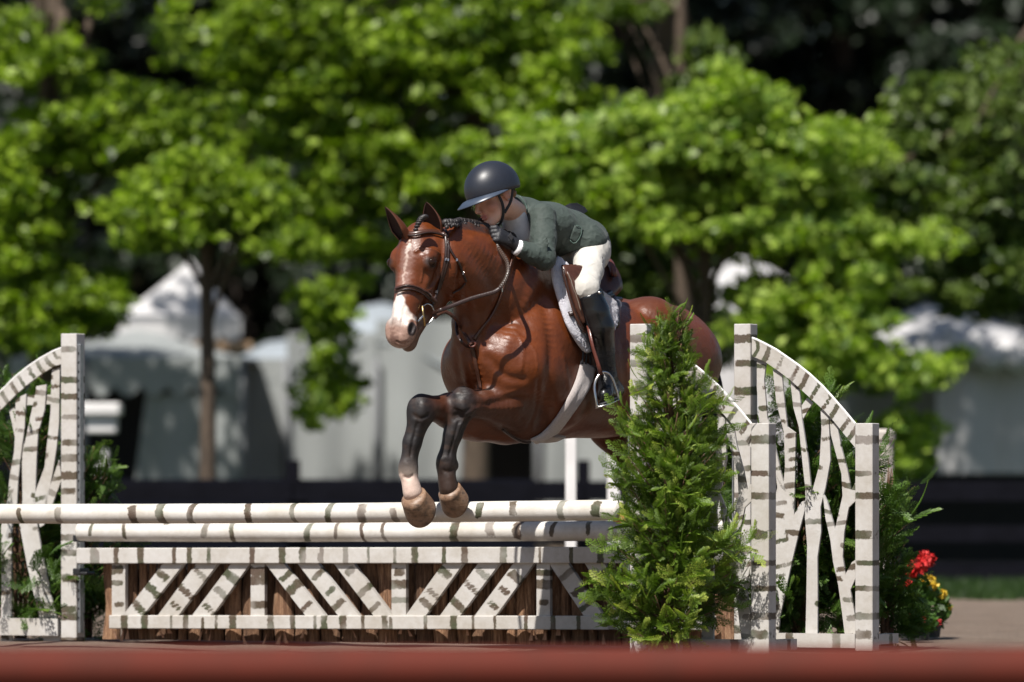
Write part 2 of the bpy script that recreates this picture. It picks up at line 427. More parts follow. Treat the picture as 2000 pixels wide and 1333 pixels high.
wt = MB(); wt.box((X(195, 50), 50, Z(800, 50)), (.19, 0, 0), (0, .22, 0), (0, 0, .055)); wt.box((X(200, 50), 50, Z(830, 50)), (.13, 0, 0), (0, .15, 0), (0, 0, .075)); wt.box((X(200, 50), 50, .55), (.05, 0, 0), (0, .05, 0), (0, 0, .60))
tag(wt.build('white_box', M_WHITE, None, bevel=.02), 'white box on a stand right of the left standard, before the dark tent opening', 'box')
# middle big tent with curved roof
Y2 = 66.0
t2 = empty('frame_tent', (X(700, Y2), Y2, 0), 'large white tent in painted grey blue shade with curved roof behind the horse head', 'tent')
V = []; F = []; prof = [(420, 700), (500, 655), (560, 648), (620, 600), (680, 585), (735, 575), (800, 590), (900, 640), (1000, 660), (1200, 690)]
for j, (px, py) in enumerate(prof):
    for y, dz in ((Y2, -.55), (Y2 + 1.2, -.2), (Y2 + 3, 0), (Y2 + 6, -.1)): V.append((X(px, Y2), y, Z(py, Y2) + dz))
for j in range(len(prof) - 1):
    for k in range(3): a = j * 4 + k; F.append((a, a + 4, a + 5, a + 1))
mesh_obj('roof', V, F, M_CANOPYSHADE, t2, True)
for a_, b_, sd, x0b, x1b in ((425, 560, 3, 425, 560), (560, 735, 4, 560, 735), (735, 905, 5, 735, 895)):
    wall_cloth(X(a_, Y2), X(b_, Y2), Y2 + .02, .25, Z({425: 700, 560: 650, 735: 625}[a_], Y2), M_TENTSHADE, t2, seed=sd, x0b=X(x0b, Y2), x1b=X(x1b, Y2))
MB().box((X(970, Y2), Y2 + .8, 1.35), (.60, 0, 0), (0, .05, 0), (0, 0, 1.35)).build('shade_panel', M_SHADE, t2)  # painted-black board for the shade in this opening
wall_cloth(X(1050, Y2), X(1260, Y2), Y2 + .05, .25, Z(740, Y2), M_TENTSHADE, t2, seed=7)
wall_cloth(X(895, Y2), X(1060, Y2), Y2 + .04, Z(790, Y2), Z(650, Y2), M_TENTSHADE, t2, seed=8)
for px in (425, 560, 735, 905, 1050): MB().tube([(X(px, Y2), Y2 - .06, -.04), (X(px, Y2), Y2 - .06, Z(700, Y2))], .04, 10).build('tent_pole', M_TPOLE, t2, True)
# right white tent with gathered valance
Y3 = 60.0
t3 = empty('party_tent', (X(1850, Y3), Y3, 0), 'white tent with gathered swagged canopy at the right frame edge', 'tent')
V = []; F = []; prof = [(1690, 690), (1720, 625), (1770, 600), (1840, 585), (1900, 590), (1960, 600), (2040, 640), (2150, 700)]
for j, (px, py) in enumerate(prof):
    for y, dz in ((Y3, -.42), (Y3 + .8, -.15), (Y3 + 2.5, 0), (Y3 + 6, -.1)): V.append((X(px, Y3), y, Z(py, Y3) + dz + .05 * math.sin(j * 2.3)))
for j in range(len(prof) - 1):
    for k in range(3): a = j * 4 + k; F.append((a, a + 4, a + 5, a + 1))
mesh_obj('roof', V, F, M_TENT, t3, True)
for k in range(9):
    xa, xb = X(1700 + 50 * k, Y3), X(1762 + 50 * k, Y3); ztop = Z(660 + 8 * math.sin(k * 1.7), Y3)
    MB().tube(spline([(xa, Y3 - .1, ztop), ((xa + xb) / 2, Y3 - .22, ztop - .22), (xb, Y3 - .1, ztop - .02)], 4), [.10, .11, .13, .14, .15, .14, .13, .11, .10], 10).build('swag', M_TENT, t3, True)
wall_cloth(X(1830, Y3), X(2140, Y3), Y3 + .05, Z(925, Y3), Z(690, Y3), M_TENT, t3, fold=.09, seed=9)
wall_cloth(X(1560, Y3 + 2), X(1835, Y3 + 2), Y3 + 2, .3, Z(700, Y3), M_TENTSHADE, t3, fold=.04, seed=10)
MB().box((X(1930, Y3), Y3 + 1.5, .6), (1.6, 0, 0), (0, .05, 0), (0, 0, .6)).build('shade_panel', M_SHADE, t3)  # black board painting the shade below the wall cloth
# low wall tent behind right trees
t4 = empty('tent', (X(1500, 72), 72, 0), 'pale tent half hidden behind the leafy tree on the right', 'tent')
sag_roof(X(1200, 72), X(1740, 72), 72, 77, Z(640, 72), Z(480, 72), M_TENT, t4, power=1.1); wall_cloth(X(1220, 72), X(1740, 72), 72.03, 0.2, Z(642, 72), M_TENT, t4, seed=12)
# dark blue shed roofs glimpsed beyond
# ------------------------------------------------------------------ TREES
M_TRUNK = simple('tree_bark', (.085, .060, .042), .9, .35, 14, .8, .03, vec=(1, 1, .3))
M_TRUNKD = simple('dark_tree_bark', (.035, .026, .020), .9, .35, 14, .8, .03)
M_MAPLE = foliage_mat0('maple_leaves', (.045, .090, .008), (.30, .42, .03), .40)
M_MAPLE2 = foliage_mat0('yellow_green_leaves', (.08, .15, .020), (.40, .52, .08), .42)
M_OAK = foliage_mat0('mid_green_leaves', (.040, .075, .016), (.15, .21, .04), .35)
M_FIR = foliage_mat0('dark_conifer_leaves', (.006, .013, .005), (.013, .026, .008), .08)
def leaves(rng, pads, per, size, upb=.55):
    "pads: list of (centre, radii); leaf-sized kites spread through each pad, thicker towards its top"
    n = len(pads) * per; C = np.repeat(np.array([p[0] for p in pads]), per, 0); R = np.repeat(np.array([p[1] for p in pads]), per, 0)
    P = rng.normal(size=(n, 3)); P /= np.linalg.norm(P, axis=1)[:, None]; P *= (rng.uniform(0, 1, n) ** .45)[:, None]
    c = C + P * R
    nr = rng.normal(size=(n, 3)) * .8 + np.array([0, -.25, upb]); nr /= np.linalg.norm(nr, axis=1)[:, None]
    t = rng.normal(size=(n, 3)); t -= nr * (t * nr).sum(1)[:, None]; t /= np.linalg.norm(t, axis=1)[:, None]; b = np.cross(nr, t)
    sz = size * rng.uniform(.55, 1.3, n)[:, None]
    V = np.stack([c - t * sz, c - b * sz * .62, c + t * sz * .9, c + b * sz * .62], 1).reshape(-1, 3)
    pv = np.repeat(rng.uniform(-.25, .25, len(pads)), per)
    return V, np.repeat(np.clip(rng.uniform(.1, .9, n) + pv, 0, 1), 4)
def tree(x, Y, base_z, label, cat_mat, trunk_r, trunk_top, pads, per, size, seed, bark=None, name='maple_tree', group='leafy trees behind the arena', lean=0, limbs=True, fmin=.5):
    rng = np.random.default_rng(seed); root = empty(name, (x, Y, 0), label, 'tree', group)
    V, s_ = leaves(rng, pads, per, size); mesh_obj('crown', V, np.arange(len(V)).reshape(-1, 4), cat_mat, root, False, {'shade': s_})
    tr = MB(); top = Vector((x + lean, Y, trunk_top)); pts = spline([(x, Y, -.05), (x + lean * .3 + .02, Y, trunk_top * .4), (x + lean * .7, Y, trunk_top * .75), top], 4)
    tr.tube(pts, [trunk_r * (1.25 if i == 0 else 1) * (1 - .6 * i / (len(pts) - 1)) for i in range(len(pts))], 12); tr.build('trunk', bark or M_TRUNK, root, True)
    if limbs:
        pick = rng.permutation(len(pads))[:min(12, len(pads))]
        for k in pick:
            c = Vector(pads[k][0]); f = rng.uniform(fmin, 1); a = pts[int(f * (len(pts) - 1))]
            MB().tube(spline([a, a.lerp(c, .5) + Vector((0, 0, .12)), c], 4), [trunk_r * .35 * (1 - .8 * i / 8) for i in range(9)], 6).build('limb', bark or M_TRUNK, root, True)
    return root
def pads_px(spec, Y, rng, dY=1.0, rz=.5):
    "spec rows: x, y, half width, half height, number of pads - areas of foliage filled with flat pads"
    out = []
    for (px, py, hw, hh_, n) in spec:
        for k in range(int(n * 5.2)):
            a, b = np.clip(rng.normal(size=2) * .52, -1.5, 1.5); b = b - .12 * math.sin(a * 7 + px) * (1 if hh_ > 35 else .4)
            yy = Y + rng.uniform(-dY, dY); r = rng.uniform(.07, .34) * (Y / 55)
            out.append(((X(px + a * hw, yy), yy, Z(py + b * hh_, yy)), (r, r, r * rz)))
    return out
R_ = np.random.default_rng(77)
# slim tree with the bare trunk, left
tree(X(402, 49), 49, 0, 'slim maple with bare straight trunk left of the horse head', M_MAPLE, .085, 3.7, pads_px([(430, 400, 130, 60, 24), (570, 475, 50, 22, 5), (300, 430, 60, 50, 8), (400, 340, 90, 40, 8)], 49, R_, .8), 52, .060, 21)
# big spreading crowns left and centre
tree(X(60, 52), 52, 0, 'broad bright green maple filling the upper left corner', M_MAPLE, .16, 5.2, pads_px([(50, 540, 85, 120, 22), (20, 380, 120, 90, 14), (140, 260, 130, 60, 18), (60, 100, 90, 70, 10), (330, 260, 130, 60, 18), (200, 200, 100, 50, 10), (60, 640, 80, 35, 7), (200, 590, 30, 40, 3)], 52, R_, 1.2) + pads_px([(60, -500, 300, 380, 24)], 52, R_, 2), 52, .060, 22, lean=.3)
tree(X(928, 54), 54, 0, 'tall maple with layered sunlit sprays above the horse head', M_MAPLE, .15, 6.0, pads_px([(620, 130, 150, 90, 22), (800, 110, 150, 60, 16), (700, 260, 180, 60, 22), (960, 110, 130, 70, 16), (1040, 100, 120, 70, 12), (450, 110, 110, 60, 10), (840, 330, 130, 60, 14), (640, 420, 110, 90, 16), (640, 600, 40, 50, 4), (640, 680, 22, 60, 2), (650, 750, 60, 60, 4), (1060, 200, 110, 40, 8), (520, 30, 200, 40, 10), (900, 30, 160, 40, 8)], 54, R_, 1.2) + pads_px([(650, -500, 420, 380, 26)], 54, R_, 2), 52, .060, 23)
# yellow-green tree right of the rider
tree(X(1376, 50), 50, 0, 'yellow green maple right of the rider with a short dark trunk', M_MAPLE2, .075, 3.0, pads_px([(1180, 370, 200, 60, 26), (1400, 300, 150, 70, 22), (1560, 300, 130, 70, 14), (1400, 420, 200, 60, 24), (1640, 460, 160, 50, 18), (1620, 560, 90, 60, 12), (1440, 180, 70, 45, 7), (1100, 300, 130, 50, 12), (1260, 250, 90, 40, 8), (1620, 680, 100, 60, 14), (1500, 600, 60, 60, 8), (1800, 720, 60, 30, 6), (1760, 860, 50, 60, 7)], 50, R_, .9), 52, .060, 24)
tree(X(1225, 56), 56, 0, 'low bushy green tree behind the saddle', M_OAK, .07, 2.2, pads_px([(1240, 470, 110, 80, 16), (1260, 560, 110, 60, 14), (1340, 640, 130, 70, 16), (1150, 480, 60, 60, 8), (960, 400, 90, 60, 10), (1560, 660, 90, 70, 10)], 56, R_, .8), 52, .060, 25)
tree(X(1330, 55), 55, 0, 'sparse green tree with thin bare limbs at the top right of centre', M_OAK, .10, 6.0, pads_px([(1220, 15, 110, 30, 4), (1360, 110, 40, 35, 2), (1340, 170, 25, 18, 1)], 55, R_, .8), 52, .060, 26, bark=M_TRUNK)
tree(X(2110, 53), 53, 0, 'shaded dark green tree filling the upper right corner', M_OAK, .16, 6.0, pads_px([(1830, 210, 80, 80, 9), (1930, 360, 110, 100, 16), (1760, 330, 90, 60, 10), (1940, 520, 80, 60, 12), (1850, 450, 110, 60, 12), (1960, 190, 60, 80, 5), (1900, 560, 120, 40, 12)], 53, R_, 1.2), 52, .060, 27)
for k, (x_, lab) in enumerate(((-8.6, 'tall shade tree over the left marquee, its crown above the frame'), (1.65, 'tall shade tree over the large curved-roof tent, its crown above the frame'), (6.9, 'tall shade tree over the right white tent, its crown above the frame'))):
    pads = [((x_ * .85 + R_.uniform(-3.3, 3.3), R_.uniform(54.5, 60), R_.uniform(6.4, 11.5)), (.55, .55, .22)) for _ in range(95 if k < 2 else 8)]
    tree(x_, 61.2 + .4 * k, 0, lab, M_OAK, .20, 9.5, pads, 170, .10, 61 + k, name='shade_tree', group='tall shade trees over the tents', fmin=.7)
# dark wood beyond
wood = []
for k in range(15):
    px = -150 + 165 * k + R_.uniform(-50, 50); Y = R_.uniform(78, 88); x = X(px, Y); H = R_.uniform(15, 19)
    pads = [((x + R_.uniform(-1, 1) * 1.6 * (1.1 - z / H), Y + R_.uniform(-1, 1) * 1.3, z), (.85, .85, .40)) for z in np.linspace(1.6 + R_.uniform(0, .8), H, 60)]
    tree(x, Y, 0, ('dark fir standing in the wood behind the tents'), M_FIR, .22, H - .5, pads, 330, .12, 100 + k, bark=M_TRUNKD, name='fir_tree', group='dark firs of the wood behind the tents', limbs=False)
# far wood as one mass, and the sky is the world's own
pads = [((R_.uniform(-26, 26), R_.uniform(95, 104), R_.uniform(.5, 19)), (2.0, 1.5, 1.3)) for _ in range(420)]
V, s_ = leaves(np.random.default_rng(9), pads, 240, .26, .3)
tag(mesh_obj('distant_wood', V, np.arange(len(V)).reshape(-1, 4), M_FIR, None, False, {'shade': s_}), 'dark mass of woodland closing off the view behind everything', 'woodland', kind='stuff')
# ------------------------------------------------------------------ HORSE
HF = Vector((-.616, -.788, 0)); HL = Vector((.788, -.616, 0)); UP = Vector((0, 0, 1))
HO = Vector(((951 - 1000) / FPX * 27.6, 27.6, 0))
def hp(s, l, z): return HO - HF * s + HL * l + UP * z
BAY = (.122, .0305, .0068); DBAY = (.072, .021, .0075); BLK = (.012, .010, .011); WHT = (.66, .56, .50); HOOF = (.26, .15, .09)
hf = Field()
tor = [(.0, .155, .18, 1.40), (.22, .25, .31, 1.42), (.48, .275, .385, 1.435), (.75, .305, .345, 1.40), (1.0, .315, .33, 1.395),
       (1.28, .285, .305, 1.435), (1.48, .25, .265, 1.455), (1.60, .19, .20, 1.44)]
def dense(rows, n=4):
    R = np.array(rows, float); out = []
    for i in range(len(R) - 1):
        p0, p1, p2, p3 = R[max(i - 1, 0)], R[i], R[i + 1], R[min(i + 2, len(R) - 1)]
        for k in range(n):
            t = k / n; out.append(.5 * (2 * p1 + (p2 - p0) * t + (2 * p0 - 5 * p1 + 4 * p2 - p3) * t * t + (3 * p1 - p0 - 3 * p2 + p3) * t ** 3))
    return out + [R[-1]]
tor = dense(tor, 3)
hf.chain([hp(s, 0, z) for s, w, h, z in tor], [(w, h) for s, w, h, z in tor], u=HL, k=.02, paint=BAY)
for sd in (1, -1):
    hf.ell(hp(.01, .100 * sd, 1.36), (.125, .12, .18), np.array([HL, HF, UP]), k=.05, paint=BAY)            # breast
    hf.cone(hp(.42, .125 * sd, 1.66), hp(.09, .165 * sd, 1.40), (.115, .20), (.115, .15), u=HL, k=.14, paint=BAY)   # shoulder blade
    hf.cone(hp(.10, .175 * sd, 1.38), hp(.36, .18 * sd, 1.22), .105, .12, k=.09, paint=BAY)                 # upper arm
    hf.cone(hp(1.16, .13 * sd, 1.62), hp(1.46, .12 * sd, 1.47), .14, .145, k=.07, paint=BAY)               # croup
    hf.cone(hp(1.48, .13 * sd, 1.46), hp(1.22, .18 * sd, 1.12), (.14, .18), (.10, .13), u=HL, k=.07, paint=BAY)  # thigh to stifle
    hf.cone(hp(1.20, .18 * sd, 1.11), hp(1.50, .16 * sd, .86), (.075, .10), (.045, .055), u=HL, k=.05, paint=DBAY)  # gaskin
    hf.ell(hp(1.53, .16 * sd, .85), (.045, .06, .05), np.array([HL, HF, UP]), k=.03, paint=BLK)           # hock
    hf.cone(hp(1.53, .16 * sd, .84), hp(1.53, .15 * sd, .56), (.032, .042), (.027, .033), u=HL, k=.03, paint=BLK)
    hf.ell(hp(1.54, .15 * sd, .54), .042, k=.02, paint=BLK)
    hf.cone(hp(1.545, .15 * sd, .53), hp(1.60, .15 * sd, .44), .032, .034, k=.02, paint=BLK)
hf.cone(hp(.44, 0, 1.78), hp(.80, 0, 1.73), (.10, .12), (.12, .11), u=HL, k=.07, paint=BAY)                # withers
# neck
nk = dense([(1050, 640, 27.97, .20, .33), (996, 588, 27.72, .165, .270), (945, 545, 27.52, .128, .212), (907, 518, 27.38, .108, .175), (872, 505, 27.29, .098, .155)], 5)
hf.chain([W(a, b, c) for a, b, c, d, e in nk], [(d, e) for a, b, c, d, e in nk], u=HL * .9 + HF * .2, k=.02, paint=BAY)
hf.cone(W(922, 636, 27.5), W(934, 690, 27.55), (.10, .10), (.145, .12), u=HL, k=.08, paint=BAY)
hf.cone(W(948, 660, 27.25), W(938, 742, 27.22), .022, .03, op=-1, k=.06)      # groove between breast and shoulder
_nk = [W(a, b, c) for a, b, c, d, e in nk]; _nd = (_nk[-1] - _nk[0]).normalized(); _cu = HL.cross(_nd); _cu = _cu if _cu.z > 0 else -_cu
crest = [p + _cu * (r[4] + .006) + HL * .012 for p, r in zip(_nk, nk)]
hf.chain(crest[5::3], [.030, .034, .036, .036, .034, .032, .03][:len(crest[5::3])], k=.022, paint=BAY)
# head frame: u across, v down the face, w out of the face
_b = math.radians(31)
Fh = Vector((-math.sin(_b), -math.cos(_b), 0)); 
HD = (Fh * .25 + Vector((0, 0, -1)) * .965 + Vector((-.015, 0, 0))).normalized()
HU = Vector((math.cos(_b), -math.sin(_b), 0)); HU = (HU - HD * HU.dot(HD)).normalized(); HW = HU.cross(HD) * -1
if HW.dot(Fh) < 0: HW = -HW
H0 = W(804, 422, 27.2)
HM = np.array([HU, HD, HW])
SU, SW = 1.14, 1.10
def hd(u, v, w): return H0 + HU * (u * SU) + HD * v + HW * (w * SW)
def hell(c, r, **k): hf.ell(c, np.array(r) * np.array((SU, 1, SW)), HM, **k)
hell(hd(0, .095, -.105), (.080, .10, .085), k=.04, paint=BAY)
hell(hd(0, .18, -.075), (.086, .13, .072), k=.03, paint=BAY)
hf.cone(hd(0, .22, -.095), hd(0, .50, -.062), (.084, .095), (.060, .056), u=HU, k=.03, paint=BAY)
hf.cone(hd(0, .30, -.05), hd(0, .52, -.038), (.044, .040), (.038, .038), u=HU, k=.02, paint=BAY)
for sd in (1, -1):
    hell(hd(.084 * sd, .185, -.064), (.024, .040, .034), k=.03, paint=BAY)       # brow
    hell(hd(.086 * sd, .222, -.066), (.021, .034, .036), k=.02, paint=(.07, .028, .016))
    hell(hd(.050 * sd, .285, -.185), (.040, .150, .115), k=.03, paint=BAY)        # jowl
    hf.cone(hd(.042 * sd, .36, -.185), hd(.026 * sd, .56, -.115), (.034, .06), (.026, .032), u=HU, k=.03, paint=BAY)
    hf.cone(hd(.074 * sd, .26, -.09), hd(.048 * sd, .40, -.078), .016, .012, k=.02, paint=BAY)   # facial crest
    hf.cone(hd(.066 * sd, .10, -.10), hd(.078 * sd, .17, -.085), .034, .028, k=.03, paint=BAY)     # temple
    hell(hd(.046 * sd, .545, -.045), (.025, .042, .030), k=.018, paint=WHT)       # nostril wing
    hell(hd(.030 * sd, .59, -.052), (.026, .030, .030), k=.02, paint=WHT)
hell(hd(0, .555, -.065), (.062, .074, .062), k=.025, paint=WHT)
hell(hd(0, .595, -.060), (.042, .042, .044), k=.02, paint=WHT)
hell(hd(0, .580, -.130), (.038, .055, .036), k=.018, paint=(.20, .13, .10))        # lower lip, chin
for sd in (1, -1):
    hell(hd(.118 * sd, .212, -.058), (.017, .021, .014), op=-1, k=.012)            # eye opening
    hell(hd(.070 * sd, .552, -.036), (.014, .034, .018), op=-1, k=.010)            # nostril
    hell(hd(.052 * sd, .592, -.094), (.030, .045, .0035), op=-1, k=.006)           # mouth
    hell(hd(.100 * sd, .38, -.115), (.012, .07, .018), op=-1, k=.03)
    hell(hd(.078 * sd, .46, -.05), (.016, .05, .014), op=-1, k=.02)
# folds and muscle edges on the near side
def vein(pts, r=.006, k=.012, op=1):
    for a, b in zip(pts, pts[1:]): hf.cone(a, b, r, r, k=k, op=op, paint=BAY if op > 0 else None)
def hit0(px, py, Y): return W(px, py, Y)
for pts_, r_ in (([(838, 535), (836, 560), (828, 580)], .004), ([(850, 540), (846, 565)], .004)):
    pass
# near foreleg
for sd, kx in ((1, 0),):
    hf.cone(W(1062, 820, 27.62), W(1068, 740, 27.66), .012, .014, op=-1, k=.05)     # behind the elbow
    hf.cone(W(1068, 740, 27.66), W(1030, 690, 27.60), .012, .010, op=-1, k=.05)
hf.cone(W(1028, 806, 27.72), W(985, 792, 27.56), (.125, .135), (.100, .098), u=HL, k=.06, paint=DBAY)
hf.cone(W(985, 792, 27.56), W(925, 788, 27.40), (.092, .092), (.062, .066), u=HL, k=.04, paint=DBAY)
hf.ell(W(1045, 790, 27.80), (.10, .16, .17), np.array([HL, HF, UP]), k=.07, paint=BAY)
hf.ell(W(904, 787, 27.36), (.060, .056, .082), np.array([HL, HF, UP]), k=.03, paint=BLK)
hf.cone(W(903, 797, 27.36), W(884, 850, 27.37), (.057, .054), (.043, .046), u=HL, k=.03, paint=BLK)
hf.cone(W(884, 850, 27.37), W(872, 894, 27.38), (.041, .045), (.038, .044), u=HL, k=.02, paint=BLK)
hf.ell(W(872, 904, 27.38), (.046, .048, .052), np.array([HL, HF, UP]), k=.025, paint=BLK)
hf.ell(W(884, 910, 27.42), .030, k=.03, paint=BLK)
hf.cone(W(870, 912, 27.38), W(876, 955, 27.38), (.042, .040), (.048, .046), u=HL, k=.025, paint=(.035, .018, .012))
for kx, ky, kY, cx_, cy_, fx, fy in ((906, 783, 27.36, 884, 850, 872, 894), (823, 797, 27.27, 805, 865, 798, 905)):
    K = W(kx, ky, kY); Cn = W(cx_, cy_, kY); Ft = W(fx, fy, kY)
    for sd in (-1, 1):
        hf.ell(K + HL * .030 * sd + HF * .030 + UP * -.012, (.022, .022, .045), k=.018, paint=BLK)
        hf.cone(K.lerp(Cn, .45) + HL * .045 * sd - HF * .012, Cn.lerp(Ft, .75) + HL * .042 * sd - HF * .012, .010, .010, op=-1, k=.016)
    hf.ell(K - HF * .035 + UP * -.01, (.03, .03, .055), k=.03, paint=BLK)
    hf.cone(K + HF * .055 - UP * .075, K + HF * .05 - UP * .078 + HL * .01, .018, .018, op=-1, k=.03)
for pts_, r_ in (([W(1010, 770, 27.52), W(985, 778, 27.46), W(950, 782, 27.38), W(925, 800, 27.33)], .007), ([W(1000, 800, 27.50), W(960, 812, 27.42)], .006), ([W(1035, 745, 27.62), W(1050, 790, 27.62), W(1040, 835, 27.64)], .010)):
    for a_, b_ in zip(pts_, pts_[1:]):
        pa_, pb_ = Vector(a_), Vector(b_); hf.cone(pa_, pb_, r_, r_ * .8, k=.02, paint=DBAY)
# far foreleg
hf.cone(W(925, 812, 27.66), W(880, 803, 27.46), (.11, .11), (.082, .082), u=HL, k=.05, paint=BAY)
hf.cone(W(880, 803, 27.46), W(838, 797, 27.30), (.080, .080), (.056, .058), u=HL, k=.04, paint=DBAY)
hf.ell(W(821, 802, 27.27), (.058, .054, .080), np.array([HL, HF, UP]), k=.03, paint=BLK)
hf.cone(W(821, 812, 27.27), W(805, 865, 27.27), (.055, .053), (.043, .046), u=HL, k=.03, paint=BLK)
hf.cone(W(805, 865, 27.27), W(798, 905, 27.27), (.041, .045), (.038, .044), u=HL, k=.02, paint=BLK)
hf.ell(W(797, 917, 27.27), (.046, .048, .052), np.array([HL, HF, UP]), k=.025, paint=(.03, .022, .02))
hf.cone(W(798, 927, 27.27), W(806, 962, 27.27), (.040, .037), (.048, .046), u=HL, k=.025, paint=WHT)
hf.cone(W(985, 830, 27.75), W(915, 815, 27.62), .10, .10, k=.06, paint=BAY)
ax = (axis(-.75, 1.12, .010, .0045, -.66, -.22), axis(26.95, 29.35, .010, .0045, 26.98, 27.5), axis(.34, 2.28, .010, .0045, 1.48, 2.12))
hv, hfac = hf.mesh(ax)
hv = relax(hv, hfac, 3, .5)
# sculpted strokes: muscle edges, folds and veins drawn over the surface
_n = np.zeros_like(hv); _q = hv[hfac]; _fn = np.cross(_q[:, 2] - _q[:, 0], _q[:, 3] - _q[:, 1])
for c_ in range(4):
    for d_ in range(3): _n[:, d_] += np.bincount(hfac[:, c_], _fn[:, d_], len(hv))
_n /= np.linalg.norm(_n, axis=1)[:, None] + 1e-12
_B = BVHTree.FromPolygons([Vector(v) for v in hv], [tuple(map(int, f)) for f in hfac])
def stroke(pts, r, d):
    P = []
    for s_ in spline([Vector((x, y, 0)) for x, y in pts], 8):
        q = _B.ray_cast(CAMV, ray(s_.x, s_.y))
        if q[0] is not None: P.append(np.array(q[0]))
    if not P: return
    P = np.array(P); lo = P.min(0) - 3 * r; hi = P.max(0) + 3 * r; m = np.nonzero(((hv > lo) & (hv < hi)).all(1))[0]
    dist = np.min(np.linalg.norm(hv[m][:, None] - P[None], axis=2), 1); t_ = np.exp(-(dist / r) ** 2); hv[m] += _n[m] * (t_ * d)[:, None]
for pts_, r_, d_ in [
    ([(895, 550), (905, 600), (922, 650)], .030, -.012), ([(1012, 505), (992, 560), (968, 620), (950, 668)], .035, -.016), ([(1050, 545), (1012, 620), (985, 690)], .035, .010),
    ([(955, 700), (985, 733), (1022, 742)], .022, -.011), ([(1066, 600), (1078, 680), (1070, 760), (1058, 835)], .035, -.015), ([(1052, 745), (1046, 800), (1030, 840)], .014, -.007),
    ([(1078, 765), (1072, 830)], .014, -.006), ([(926, 690), (936, 765)], .024, -.016), ([(890, 690), (900, 745), (915, 790)], .026, -.009), ([(905, 690), (912, 740)], .025, .008),
    ([(1024, 772), (975, 784), (932, 792)], .015, -.008), ([(1018, 818), (965, 812), (930, 806)], .016, -.006), ([(1020, 795), (960, 800)], .016, .006),
    ([(1000, 640), (1022, 676), (1018, 722)], .008, .005), ([(1020, 660), (1044, 684), (1050, 720)], .007, .004), ([(1006, 764), (965, 773), (935, 778)], .006, .004),
    ([(850, 535), (846, 565), (838, 585)], .005, .004), ([(824, 500), (826, 525), (822, 550)], .006, .004), ([(856, 545), (842, 563), (828, 576)], .010, .006), ([(832, 590), (822, 612)], .010, -.005),
    ([(1238, 598), (1290, 640), (1322, 700)], .040, -.014), ([(1250, 600), (1310, 640)], .035, .004), ([(1204, 826), (1226, 788), (1240, 740)], .030, -.014),
    ([(898, 470), (940, 520), (968, 565)], .035, -.009), ([(925, 470), (975, 515)], .030, .007), ([(886, 515), (889, 555), (880, 592)], .016, .007), ([(900, 525), (901, 570), (895, 598)], .018, -.012),
    ([(890, 770), (906, 766), (920, 770)], .010, .005), ([(888, 800), (905, 806), (918, 800)], .009, -.006), ([(896, 825), (886, 860), (878, 888)], .008, -.007), ([(815, 828), (806, 865), (802, 890)], .008, -.007),
    ([(808, 812), (822, 818), (836, 812)], .009, -.006), ([(862, 898), (872, 894), (882, 898)], .008, .004), ([(868, 920), (876, 922), (884, 918)], .008, -.006), ([(790, 932), (798, 934), (806, 930)], .008, -.006),
    ([(812, 492), (824, 486), (846, 488), (858, 496)], .007, .006), ([(790, 600), (786, 622), (782, 648)], .008, -.003), ([(772, 600), (768, 630)], .008, .003), ([(806, 618), (812, 634), (806, 652)], .007, .005), ([(775, 668), (788, 672), (800, 668)], .006, -.004),
    ([(1100, 700), (1112, 760)], .02, .004), ([(1180, 680), (1190, 760)], .025, -.005), ([(1215, 670), (1222, 750)], .025, -.005), ([(960, 590), (950, 620), (948, 650)], .012, .006)]:
    stroke(pts_, r_, d_)
# muscle relief: shoulder, veins and folds, very shallow
dd = vnoise(hv, 2.2, 3) * .004 + vnoise(hv, 7, 5) * .0012
loc = (hv - np.array(HO)) ; ls = -(loc @ np.array(HF)); ll = loc @ np.array(HL); lz = hv[:, 2]
hcol = hf.paint(hv, .016)
hc_ = hv - np.array(H0); hu = hc_ @ np.array(HU) / SU; hvv = hc_ @ np.array(HD); hw = hc_ @ np.array(HW) / SW
def mixc(m, c):
    global hcol
    m = np.clip(m, 0, 1)[:, None]; hcol = hcol * (1 - m) + np.array(c) * m
def sst(x, a, b):
    t = np.clip((x - a) / (b - a), 0, 1); return t * t * (3 - 2 * t)
inhead = (hvv > -.05) & (np.abs(hu) < .16) & (hw > -.32) & (hv[:, 1] < 27.5) & (hv[:, 0] < -.22) & (hv[:, 2] > 1.45)
nz = vnoise(hv, 14, 9); nz2 = vnoise(hv, 45, 10)
# blaze: a star, a narrow grizzled stripe and a broad snip over the muzzle
mid = .004 + .006 * nz
star = sst(.020 - np.abs(hu - mid) - np.abs(hvv - .155) * .35 + nz2 * .006, 0, .012) * inhead * (hw > -.09)
mixc(star * .95, (.62, .56, .52))
griz = sst(.038 - np.abs(hu - mid) + nz2 * .006, -.008, .03) * sst(hvv, .10, .17) * sst(.42 - hvv, 0, .05) * inhead * (hw > -.06)
mixc(griz * .30, (.40, .30, .28))
strp = sst(.010 - np.abs(hu - mid) + nz2 * .004, 0, .01) * sst(hvv, .17, .2) * sst(.4 - hvv, 0, .04) * inhead * (hw > -.06)
mixc(strp * .55, (.6, .5, .45))
mixc(sst(nz2 + nz * .5, .2, .9) * inhead * (hvv > .50) * .5, (.52, .40, .36))
